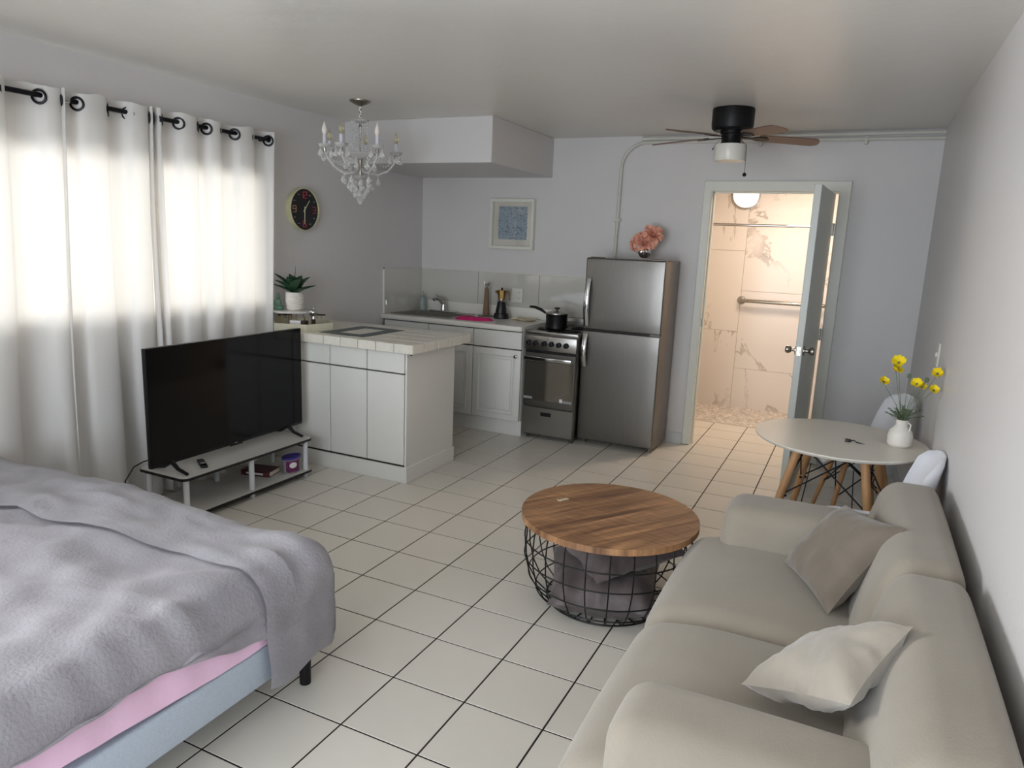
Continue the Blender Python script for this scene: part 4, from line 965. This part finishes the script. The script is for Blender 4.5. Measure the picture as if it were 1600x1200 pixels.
def drop(bm, p, L, w):
    n = 6; p = Vector(p)
    lv = [(0.0005, 0), (w * .35, -L * .25), (w, -L * .68), (w * .55, -L * .92), (.0005, -L)]
    lathe(bm, lv, n, tuple(p))
def bead(bm, p, r):
    vs = bmesh.ops.create_icosphere(bm, subdivisions=1, radius=r, matrix=T(*p))
camdir = math.atan2(-1.7046 - cc.y, 1.6995 - cc.x)
arms = [(-60, 1), (-128, 0), (-27, 0), (24, 1), (112, 0), (172, 0)]
rr = random.Random(11)
for k, (aa, fro) in enumerate(arms):
    a = camdir + math.radians(aa); R = .262
    bm = BM(); tube(bm, [at(.012, a, 2.06), at(.06, a, 2.035), at(.13, a, 2.03), at(.2, a, 2.06), at(.245, a, 2.11), at(R, a, 2.165)], .0055, 8); ar = obj('arm', bm, 'crystal', t)
    c0 = at(R, a, 2.165)
    bm = BM(); lathe(bm, [(.006, 0), (.03, .006), (.042, .018), (.045, .026), (.04, .024), (.006, .008)], 16, tuple(c0)); obj('drip_cup', bm, 'crystal', ar)
    bm = BM(); lathe(bm, [(.009, -.02), (.011, 0)], 10, tuple(c0)); obj('cup_nut', bm, 'nickel', ar)
    bm = BM(); lathe(bm, [(.001, .006), (.0125, .006), (.0125, .083), (.001, .083)], 14, tuple(c0)); obj('candle_sleeve', bm, 'sockw', ar)
    bm = BM(); lathe(bm, [(.007, .083), (.0155, .098), (.0185, .113), (.0135, .134), (.005, .152), (.001, .168)], 14, tuple(c0)); b_ = obj('bulb', bm, 'bulbw' if fro else 'bulbc', ar)
    if not fro:
        bm = BM(); lathe(bm, [(.002, .086), (.004, .1), (.0015, .12), (.001, .135)], 8, tuple(c0)); obj('filament', bm, 'flame', ar)
    for q in range(3):
        b2 = a + q * 2 * PI / 3 + .4; pt = c0 + Vector((.042 * math.cos(b2), .042 * math.sin(b2), .018))
        bm = BM(); bead(bm, pt - Vector((0, 0, .012)), .0055); drop(bm, pt - Vector((0, 0, .02)), .055, .020); obj('crystal_drop', bm, 'crystal', ar)
    # swag of beads from the middle dish to the cup
    bm = BM()
    for q in range(1, 9):
        s = q / 9; p = at(.09, a, 2.15).lerp(c0, s); p.z -= .07 * math.sin(PI * s) + .0; bead(bm, p, .0055)
    obj('bead_swag', bm, 'crystal', t)
    bm = BM(); pt = at(.13, a, 2.02); bead(bm, pt, .006); drop(bm, pt - Vector((0, 0, .008)), .055, .017); obj('crystal_drop', bm, 'crystal', t)
for k in range(7):   # bead strings at the top
    a = 2 * PI * k / 7; bm = BM()
    for q in range(12):
        s = q / 11; r = .056 - .02 * math.sin(PI * s) + .03 * s; bead(bm, at(r, a, 2.36 - .2 * s), .0048)
    obj('bead_string', bm, 'crystal', t)
for (rad, z, cnt, L) in ((.10, 2.12, 9, .05), (.075, 2.0, 8, .055), (.055, 1.985, 8, .06), (.035, 1.94, 6, .055), (.012, 1.91, 3, .055)):
    for k in range(cnt):
        a = 2 * PI * k / cnt + rad * 30; z2 = z + rr.uniform(-.012, .012); bm = BM(); bead(bm, at(rad, a, z2), .006); bead(bm, at(rad, a, z2 - .012), .0045); drop(bm, at(rad, a, z2 - .018), L, .020); obj('crystal_drop', bm, 'crystal', t)
bm = BM(); cyl2(bm, cc + Vector((0, 0, 1.995)), cc + Vector((0, 0, 1.87)), .002, n=6)
for k in range(6): bead(bm, cc + Vector((0, 0, 1.97 - k * .018)), .006)
ball(bm, (cc.x, cc.y, 1.842), .019, 8); obj('bottom_ball', bm, 'crystal', t)

# ---------------------------------------------------------------- ceiling fan
fc_ = Vector((.852, 3.194, 0))
t = thing('ceiling_fan', 'black ceiling fan with five wooden blades and glass shade', 'ceiling fan', (fc_.x, fc_.y, 2.2))
bm = BM(); lathe(bm, [(.001, 2.497), (.128, 2.497), (.13, 2.49), (.13, 2.40), (.126, 2.375), (.11, 2.362), (.001, 2.362)], 40, tuple(fc_)); obj('motor_housing', bm, 'black', t)
bm = BM(); lathe(bm, [(.07, 2.362), (.07, 2.345), (.062, 2.34), (.06, 2.30), (.066, 2.285), (.066, 2.278), (.001, 2.278)], 28, tuple(fc_)); obj('switch_housing', bm, 'black', t)
bm = BM(); lathe(bm, [(.055, 2.284), (.098, 2.279), (.1, 2.27), (.1, 2.185), (.096, 2.178), (.001, 2.175)], 36, tuple(fc_)); obj('glass_shade', bm, 'opal', t)
for k in range(5):
    a = math.radians(22 + 72 * k); ca, sa = math.cos(a), math.sin(a)
    mx = T(fc_.x, fc_.y, 2.333) @ Matrix.Rotation(a, 4, 'Z') @ Matrix.Rotation(math.radians(2.5), 4, 'Y') @ Matrix.Rotation(math.radians(-12), 4, 'X')
    bm = BM(); out = [(.17, -.042), (.19, -.05), (.46, -.06), (.515, -.058), (.54, -.035), (.55, 0), (.548, .035), (.52, .058), (.46, .06), (.19, .05), (.17, .042)]
    vs = prism(bm, out, -.003, .003); bmesh.ops.transform(bm, matrix=mx, verts=bm.verts); bl = obj('blade', bm, 'blade', t)
    bm = BM(); prism(bm, [(.045, -.015), (.13, -.012), (.165, -.033), (.215, -.03), (.235, 0), (.215, .03), (.165, .033), (.13, .012), (.045, .015)], -.009, -.003); bmesh.ops.transform(bm, matrix=mx, verts=bm.verts); obj('blade_iron', bm, 'black', bl)
rt = R_.normalized()
p0 = fc_ + Vector((.065, 0, 2.305))
bm = BM(); tube(bm, [p0, p0 + Vector((.035, -.005, -.03)), p0 + Vector((.038, -.005, -.2))], .0013, 6); o = obj('pull_chain', bm, 'black', t)
bm = BM(); ball(bm, p0 + Vector((.038, -.005, -.21)), .0125, 10); obj('chain_ball', bm, 'black', o)
p0 = fc_ + Vector((-.06, -.02, 2.31))
bm = BM(); tube(bm, [p0, p0 + Vector((-.03, -.005, -.025)), p0 + Vector((-.045, -.006, -.055))], .0013, 6); ball(bm, p0 + Vector((-.045, -.006, -.058)), .005, 6); obj('pull_chain', bm, 'black', t)

# ---------------------------------------------------------------- dining table, chairs
TC = Vector((1.70, 2.144, 0)); TZ = .72
t = thing('dining_table', 'round white dining table on beech legs against wall', 'table', (TC.x, TC.y, 0))
bm = BM(); lathe(bm, [(.001, TZ - .018), (.385, TZ - .018), (.398, TZ - .008), (.40, TZ - .003), (.398, TZ), (.001, TZ)], 72, tuple(TC)); obj('tabletop', bm, 'tabw', t)
L0, L1 = {}, {}
for sx in (-1, 1):
    for sy_ in (-1, 1):
        rz_ = Matrix.Rotation(math.radians(-10), 3, 'Z')
        a = TC + rz_ @ Vector((sx * .145, sy_ * .145, 0)) + Vector((0, .01, TZ - .018)); b2 = TC + rz_ @ Vector((sx * .285, sy_ * .275, 0)) + Vector((0, .01, 0)); L0[(sx, sy_)] = a; L1[(sx, sy_)] = b2
        bm = BM(); tube(bm, [a, a.lerp(b2, .45), b2], [.021, .02, .0125], 14); lg = obj('leg', bm, 'beech', t)
        m_ = a.lerp(b2, .4); bm = BM(); o_ = Vector((sx, 0, 0)); ball(bm, m_ + Vector((0, -sy_ * .022, 0)), .008, 6); ball(bm, m_ + Vector((-sx * .022, 0, 0)), .008, 6); obj('bolt', bm, 'black', lg)
ks = list(L0)
for a_, b_ in (((-1, -1), (1, -1)), ((-1, 1), (1, 1)), ((-1, -1), (-1, 1)), ((1, -1), (1, 1))):
    for p, q in ((a_, b_), (b_, a_)):
        bm = BM(); tube(bm, [L0[p] + Vector((0, 0, -.005)), L0[q].lerp(L1[q], .4)], .004, 6); obj('cross_wire', bm, 'black', t)
bm = BM(); box(bm, TC.x - .17, TC.y - .008, TZ - .03, TC.x + .17, TC.y + .008, TZ - .018); box(bm, TC.x - .008, TC.y - .17, TZ - .03, TC.x + .008, TC.y + .17, TZ - .018); obj('top_bracket', bm, 'black', t)
def chair(loc, rz, label):
    t = thing('dining_chair', label, 'chair', loc, rz, group='white shell chairs by the round table')
    # shell: facing +X local -> seat from x=.2 (front) to x=-.2 (back)
    bm = BM(); P = []; n = 20; m = 14
    prof = [(.22, .425), (.2, .445), (.12, .448), (.02, .438), (-.08, .436), (-.15, .455), (-.19, .50), (-.215, .58), (-.235, .67), (-.25, .76), (-.258, .80), (-.262, .825)]
    wid = [.165, .185, .20, .205, .205, .21, .212, .212, .205, .185, .15, .07]
    crv = [0, .004, .012, .02, .028, .05, .066, .07, .066, .055, .035, .015]
    def S_(off):
        P = []
        for (x, z), w, cv in zip(prof, wid, crv):
            row = []
            for k in range(m + 1):
                s = -1 + 2 * k / m; y = w * math.sin(s * PI / 2) if abs(s) < 1 else w * s
                lift = cv * (abs(s) ** 2.4)
                back = 1 if z > .48 else 0
                row.append(Vector((x + (lift * 1.2 if back else 0) + off * (1 if back else 0) * -1, y, z + (0 if back else lift) + (off * -1 if not back else 0))))
            P.append(row)
        return P
    A, B = S_(0), S_(.005); VA = grid(bm, A); VB = grid(bm, B)
    r, c_ = len(VA), len(VA[0])
    loopA = [VA[i][0] for i in range(r)] + [VA[-1][j] for j in range(1, c_)] + [VA[i][-1] for i in range(r - 2, -1, -1)] + [VA[0][j] for j in range(c_ - 2, 0, -1)]
    loopB = [VB[i][0] for i in range(r)] + [VB[-1][j] for j in range(1, c_)] + [VB[i][-1] for i in range(r - 2, -1, -1)] + [VB[0][j] for j in range(c_ - 2, 0, -1)]
    for k in range(len(loopA)):
        k2 = (k + 1) % len(loopA); bm.faces.new((loopA[k], loopA[k2], loopB[k2], loopB[k]))
    lobj('shell', bm, 'shell', t, smooth=60)
    a0, a1 = {}, {}
    for sx in (-1, 1):
        for sy_ in (-1, 1):
            a = Vector((-.02 + sx * .10, sy_ * .11, .425)); b2 = Vector((-.02 + sx * .19, sy_ * .19, 0)); a0[(sx, sy_)] = a; a1[(sx, sy_)] = b2
            bm = BM(); tube(bm, [a, b2], [.018, .011], 12); lobj('leg', bm, 'beech', t)
    for p, q in (((-1, -1), (1, -1)), ((-1, 1), (1, 1)), ((-1, -1), (-1, 1)), ((1, -1), (1, 1))):
        for u_, v_ in ((p, q), (q, p)):
            bm = BM(); tube(bm, [a0[u_], a0[v_].lerp(a1[v_], .5)], .0038, 6); lobj('cross_wire', bm, 'black', t)
    return t
chair((1.80, 2.95, 0), math.radians(196), 'white plastic shell chair between dining table and bathroom door')
chair((1.84, 1.65, 0), math.radians(180), 'white plastic shell chair squeezed between sofa and dining table')
# vase of yellow poppies
c = Vector((1.965, 2.15, TZ + .0005))
t = thing('poppy_vase', 'white ceramic jug vase of yellow poppies on round table', 'vase', tuple(c))
bm = BM(); lathe(bm, [(.001, 0), (.045, 0), (.054, .01), (.056, .05), (.05, .075), (.032, .096), (.027, .102), (.0275, .128), (.03, .132), (.026, .132), (.023, .105), (.001, .095)], 32, tuple(c)); obj('jug', bm, 'cer', t)
bm = BM(); tube(bm, [c + Vector((.026, -.018, .12)), c + Vector((.036, -.03, .115)), c + Vector((.034, -.03, .085)), c + Vector((.028, -.025, .075))], .0035, 8); obj('jug_handle', bm, 'cer', t)
def poppy(end, r, open_=1.0):
    end = c + Vector(end); bm = BM(); tube(bm, [c + Vector((0, 0, .06)), c + Vector((end.x - c.x, end.y - c.y, 0)) * .35 + Vector((0, 0, .20)), end], .0016, 6); st = obj('stem', bm, 'leafg', t)
    bm = BM(); d = Vector((rr.uniform(-.4, .4), -.5 + rr.uniform(-.3, .3), .7)).normalized(); u, v = frame_of(d)
    for k in range(5):
        a = 2 * PI * k / 5; o_ = u * math.cos(a) + v * math.sin(a); sd = d.cross(o_); P = []
        for i in range(5):
            q = i / 4; P.append([end + o_ * (r * q * open_) + d * (r * .7 * q * q + .1 * r) + sd * (s * r * .62 * math.sin(PI * (.1 + .62 * q))) + d * (abs(s) * r * .12 * math.sin(4 * q + k)) for s in (-1, -.5, 0, .5, 1)])
        grid(bm, P)
    obj('flower', bm, 'yellow', st)
    bm = BM(); ball(bm, end + d * r * .2, r * .22, 6); obj('flower_heart', bm, 'leafg', st)
for e, r, op in (((-.052, .0, .40), .030, 1.0), ((-.06, -.01, .365), .028, .9), ((-.105, 0, .30), .026, .8), ((.035, -.02, .31), .026, .9), ((.115, .0, .365), .030, .7), ((.105, -.03, .29), .025, .8), ((.06, 0.01, .295), .02, .8)):
    poppy(e, r, op)
for e in ((.0, .0, .345), (.075, 0, .335)):
    end = c + Vector(e); bm = BM(); tube(bm, [c + Vector((0, 0, .06)), c + Vector((e[0] * .4, 0, .2)), end], .0014, 6); st = obj('stem', bm, 'leafg', t); bm = BM(); ball(bm, end, .0095, 8, 1.3); obj('bud', bm, 'leafg', st)
for k in range(14):
    a = 2 * PI * k / 14 + rr.uniform(-.2, .2); bm = BM(); b0 = c + Vector((0, 0, .13)); L = rr.uniform(.05, .085); el = rr.uniform(.3, 1.0)
    for q in range(5):
        s = (q + 1) / 5; p = b0 + Vector((math.cos(a) * math.cos(el), math.sin(a) * math.cos(el), math.sin(el))) * (L * s)
        for dlt in (-.7, .7): leaf(bm, p, a + dlt, el - .2, .022, .0045, .2)
    tube(bm, [b0 - Vector((0, 0, .02)), b0 + Vector((math.cos(a) * math.cos(el), math.sin(a) * math.cos(el), math.sin(el))) * L], .0012, 5)
    obj('fern_leaf', bm, 'leafg', t)
# key
t = thing('key_ring', 'black key fob with small chain on round table', 'keys', (1.755, 2.09, TZ))
bm = BM(); box(bm, 1.728, 2.075, TZ, 1.755, 2.105, TZ + .012, bev=.003, seg=2); obj('fob', bm, 'blackp', t)
bm = BM(); tube(bm, [(1.755, 2.09, TZ + .006), (1.768, 2.10, TZ + .008), (1.78, 2.085, TZ + .003), (1.80, 2.075, TZ + .003)], .0028, 6); obj('strap', bm, 'blackp', t)
bm = BM(); box(bm, 1.80, 2.069, TZ + .0005, 1.815, 2.079, TZ + .003); obj('key', bm, 'nickel', t)

# ---------------------------------------------------------------- coffee table
KC = Vector((.797, 1.297, 0)); KR = .402; KZ = .42
t = thing('coffee_table', 'round mango wood coffee table on black wire basket', 'coffee table', (KC.x, KC.y, 0))
dirp = Vector((.574 - .382 + .99 - .565, 1.636 - 1.284 + 1.602 - 1.006, 0)).normalized(); nrm = Vector((-dirp.y, dirp.x, 0))
circ = [(KR * math.cos(2 * PI * k / 96), KR * math.sin(2 * PI * k / 96)) for k in range(96)]
def clip(poly, nx, ny, d, keep):
    out = []
    for i in range(len(poly)):
        p, q = poly[i], poly[(i + 1) % len(poly)]; a = p[0] * nx + p[1] * ny - d; b2 = q[0] * nx + q[1] * ny - d
        if keep < 0: a, b2 = -a, -b2
        if a >= 0: out.append(p)
        if (a >= 0) != (b2 >= 0): s = a / (a - b2); out.append((p[0] + (q[0] - p[0]) * s, p[1] + (q[1] - p[1]) * s))
    return out
cuts = [-.42, -.24, -.05, .13, .29, .42]
for a, b2 in zip(cuts, cuts[1:]):
    pl = clip(clip(circ, nrm.x, nrm.y, a + .0004, 1), nrm.x, nrm.y, b2 - .0004, -1)
    bm = BM(); prism(bm, [(KC.x + x, KC.y + y) for x, y in pl], KZ - .028, KZ + random.uniform(-.0005, .0005)); obj('top_plank', bm, 'mango', t, smooth=30)
BP = [(.268, .004), (.318, .05), (.356, .12), (.377, .20), (.382, .28), (.378, .35), (.368, .392)]
NW = 24
for k in range(NW):
    a = 2 * PI * (k + .3) / NW; d = Vector((math.cos(a), math.sin(a), 0))
    bm = BM(); tube(bm, [KC + d * .18 + Vector((0, 0, .006)), KC + d * .23 + Vector((0, 0, .006))] + [KC + d * r + Vector((0, 0, z + .004)) for r, z in BP[0:]], .0032, 6); obj('basket_wire', bm, 'black', t)
def ringat(r, z, rad=.0032):
    bm = BM(); tube(bm, [KC + Vector((r * math.cos(2 * PI * k / 64), r * math.sin(2 * PI * k / 64), z)) for k in range(64)], rad, 6, closed=True); obj('basket_ring', bm, 'black', t)
ringat(.368, .386, .005); ringat(.383, .30); ringat(.381, .215); ringat(.359, .125); ringat(.322, .054); ringat(.268, .008, .004); ringat(.18, .006)
bm = BM(); ct = KC + Vector((-.245, .04, KZ)); box(bm, -.028, -.009, .0006, .028, .009, .003, mtx=T(*ct) @ Matrix.Rotation(math.radians(62), 4, 'Z')); box(bm, -.03, -.012, .0006, -.02, .012, .0035, mtx=T(*ct) @ Matrix.Rotation(math.radians(62), 4, 'Z')); obj('wood_plug', bm, 'cream', t)
bm = BM(); r = .27; z = .035
cd, sd_ = Vector((.29, -.957, 0)), Vector((.957, .29, 0))
pillow(bm, KC + cd * .29 - sd_ * .24 + Vector((0, 0, .085)), KC + cd * .29 + sd_ * .22 + Vector((0, 0, .085)), KC - cd * .22 + sd_ * .27 + Vector((0, 0, .13)), KC - cd * .22 - sd_ * .27 + Vector((0, 0, .13)), .10, 30, .008, 3)
tag(obj('velvet_pillow', bm, 'pilm'), 'grey velvet pillow at bottom of the wire basket', 'pillow', 'velvet pillows in the basket table')
bm = BM(); pillow(bm, KC + Vector((-.32, -.05, .335)), KC + Vector((.07, -.34, .235)), KC + Vector((.36, .08, .27)), KC + Vector((-.03, .30, .30)), .072, 30, .008, 8)
tag(obj('velvet_pillow', bm, 'pilm'), 'grey velvet pillow lying on the other one in basket', 'pillow', 'velvet pillows in the basket table')

# ---------------------------------------------------------------- sofa
t = thing('sofa', 'beige upholstered two-seat sofa along the right wall', 'sofa', (1.65, .52, 0))
bm = BM(); softbox(bm, 1.29, -.35, .07, 2.06, 1.40, .26, .03, n=6); obj('base', bm, 'sofa', t)
for x in (1.34, 2.0):
    for y in (-.28, 1.34): bm = BM(); lathe(bm, [(.018, 0), (.026, .075)], 14, (x, y, 0)); obj('foot', bm, 'black', t)
def seatfn(p):
    f = max(0, min(1, (1.45 - p.x) / .3)); p = p.copy(); p.z -= .05 * f * f; return p
for (y0, y1) in ((.532, 1.34), (-.30, .528)):
    bm = BM(); softbox(bm, 1.165, y0, .11, 1.97, y1, .435, .085, bulge=(.02, 0, .022), n=10, fn=seatfn); obj('seat_cushion', bm, 'sofa', t)
for (y0, y1, xx) in ((1.165, 1.43, 0), (-.36, -.105, 0)):
    bm = BM(); softbox(bm, 1.31, y0, .09, 2.0, y1, .60, .07, bulge=(.012, .012, .012), n=8); obj('armrest', bm, 'sofa', t)
def backfn(p):
    p = p.copy(); q = max(0, min(1, (p.z - .36) / .42)); f = max(0, min(1, (2.08 - p.x) / .28)); p.x += .085 * f * (q ** 1.3); return p
for (y0, y1) in ((.502, 1.405), (-.42, .498)):
    bm = BM(); softbox(bm, 1.80, y0, .12, 2.075, y1, .765, .075, bulge=(.014, .004, .01), n=12, fn=backfn); obj('back_cushion', bm, 'sofa', t)
bm = BM(); pillow(bm, (1.568, 1.075, .455), (1.735, .71, .455), (1.925, .77, .78), (1.75, 1.10, .715), .068, 26, .004, 2)
tag(obj('scatter_cushion', bm, 'pild'), 'dark taupe square cushion leaning at far sofa arm', 'cushion', 'scatter cushions on the sofa')
bm = BM(); pillow(bm, (1.545, .10, .50), (1.79, -.13, .665), (1.905, .06, .79), (1.72, .32, .535), .066, 26, .0045, 5)
tag(obj('scatter_cushion', bm, 'sofal'), 'pale beige square cushion propped at near sofa arm', 'cushion', 'scatter cushions on the sofa')

# ---------------------------------------------------------------- bed
BX, BY = .095, .20
t = thing('bed', 'double bed with pale blue upholstered frame, foot end towards room', 'bed', (-.95, -.6, 0))
bm = BM(); box(bm, -1.90, -1.36, .153, BX, BY, .287, bev=.012, seg=3); obj('bed_frame', bm, 'bedf', t)
for (x, y) in ((.045, .12), (.045, -1.28), (-1.86, .12), (-1.86, -1.28)):
    bm = BM(); lathe(bm, [(.020, 0), (.0225, .155)], 18, (x, y, 0)); obj('leg', bm, 'black', t)
bm = BM(); softbox(bm, -1.88, -1.33, .27, .055, .165, .49, .06, n=6); obj('mattress', bm, 'pink', t)
# pink sheet hanging over the rail
def hang(y): return .30 + .05 * min(1, max(0, (-.15 - y) / .7)) - .02 * math.exp(-((y + .33) / .1) ** 2) + .008 * noise.noise(Vector((y * 6, 0, 0)))
bm = BM(); P = []
for i in range(90):
    y = -1.34 + i * (1.34 + .12) / 89; zl = .292 + .03 * min(1, max(0, (-.3 - y) / .5))
    P.append([(.05, y, .46), (.07, y, .44), (.085 + .004 * math.sin(y * 40), y, .38), (.097 + .006 * noise.noise(Vector((y * 12, 1, 0))), y, zl)])
grid(bm, P); sh = obj('fitted_sheet', bm, 'pink', t)
# blanket
ZT = .535
def topz(x, y):
    p = Vector((x * 1.6, y * 2.2, 0)); z = ZT + .022 * noise.noise(p) + .016 * noise.noise(Vector((x * 3 + y * 5, y * 9 - x * 2, 4))) + .008 * noise.noise(Vector((x * 10 + 5 * y, y * 16, 2)))
    z += .02 * math.exp(-((x + .9) / .6) ** 2)
    m = max(0, min(1, (x + .75) / .5)) * max(0, min(1, (-.18 - y) / .2))
    q = x * .9 + y * .5 + .12 * noise.noise(Vector((x * 3, y * 3, 7)))
    z += m * .011 * math.sin(q * 34) * (.5 + noise.noise(Vector((x * 4, y * 4, 1))))
    z += .007 * (1 - abs(noise.noise(Vector((x * 3.2 - y * 6, y * 4 + x, 9)))) * 4)
    return z
def fold_side(y, s): return .009 * math.sin(y * 17 + 1 + s) * s + .020 * noise.noise(Vector((y * 7, s * 2, 5)))
def blanket(off, ylo, yhi, zlow, name, par, label=None, yedge=None, cuts=None):
    # s runs across x from the head end over the foot edge and down; v runs along y and over the far edge
    R = .13; xe = .105 + off; ye = BY + .02 + off
    ss = [-1.90 + k * (1.90 + xe - R) / 70 for k in range(70)]
    rowx = [(x, 0) for x in ss] + [(None, k / 10) for k in range(11)] + [(None, 1 + (k + 1) / 12) for k in range(12)]
    vv = []
    Ry = .14; ny = 60; y_top = ye - Ry
    vs = []
    for k in range(ny + 1): vs.append((k / ny, 0))
    arc = [(None, k / 8) for k in range(1, 9)] + [(None, 1 + k / 5) for k in range(1, 6)]
    P = []
    for (x, s) in rowx:
        row = []
        def pos(yy, yn, drop):
            # yn: outward y normal amount (0 on top)
            pass
        lo = ylo(x if x is not None else xe) if callable(ylo) else ylo
        for (q, v) in [(a, 0) for a, _ in vs] + arc:
            if q is not None: y = lo + (y_top - lo) * q; dy = 0; ty = 0
            else:
                ty = v
            # depth below top from each direction
            if x is not None: px = x; dzx = 0; ox = 0
            else:
                if s <= 1: A = s * PI / 2; px = xe - R + R * math.sin(A); dzx = R * (1 - math.cos(A))
                else: px = xe; dzx = R + (s - 1)
            if q is None:
                if ty <= 1: A = ty * PI / 2; y = y_top + Ry * math.sin(A); dzy = Ry * (1 - math.cos(A))
                else: y = ye; dzy = Ry + (ty - 1) * .22
            else: dzy = 0
            zl = zlow(y)
            tz0 = topz(min(px, .0), min(y, y_top)) + off
            if x is None and s > 1:
                fullz = tz0 - R; zz = fullz + (zl - fullz) * (s - 1)
                zz = min(zz, tz0 - dzy) if dzy else zz
                d = (s - 1); px = xe + fold_side(y, d) + .012 * d
                z = zz
                if dzy: 
                    z = zl + (tz0 - max(R, dzy * .9) - zl) * (1 - d)
            else:
                z = tz0 - (math.hypot(dzx, dzy) if (dzx and dzy) else max(dzx, dzy))
            # round the vertical corner
            cx, cy = xe - .07, ye - .07
            if px > cx and y > cy:
                vx, vy = px - cx, y - cy; m = max(vx, vy); L = math.hypot(vx, vy)
                if L > 1e-6: px, y2 = cx + vx / L * m, cy + vy / L * m
                else: y2 = y
            else: y2 = y
            row.append((px, y2, z))
        P.append(row)
    bm = BM(); grid(bm, P)
    fs = list(bm.faces); bmesh.ops.solidify(bm, geom=fs, thickness=.008)
    return obj(name, bm, 'blanket', par, smooth=60)
def zl1(y):
    K = [(-1.5, .40), (-.85, .41), (-.6, .42), (-.43, .408), (-.30, .365), (-.22, .34), (-.13, .32), (.3, .32)]
    for (a, za), (b2, zb_) in zip(K, K[1:]):
        if y <= b2: return za + (zb_ - za) * (y - a) / (b2 - a) + .006 * math.sin(y * 31)
    return .32
base = blanket(0, -1.42, None, zl1, 'blanket', None)
tag(base, 'light grey plush blanket spread over the bed', 'blanket')
def thr_lo(x):
    if x > .0: return -.135
    return -.135 - .09 * min(1, -x / 1.2) - .01 * math.sin(x * 6)
def zl2(y): return .155 + .01 * math.sin(y * 22)
th = blanket(.016, thr_lo, None, zl2, 'throw_blanket', None)
tag(th, 'folded grey plush throw laid along far edge of bed', 'blanket')
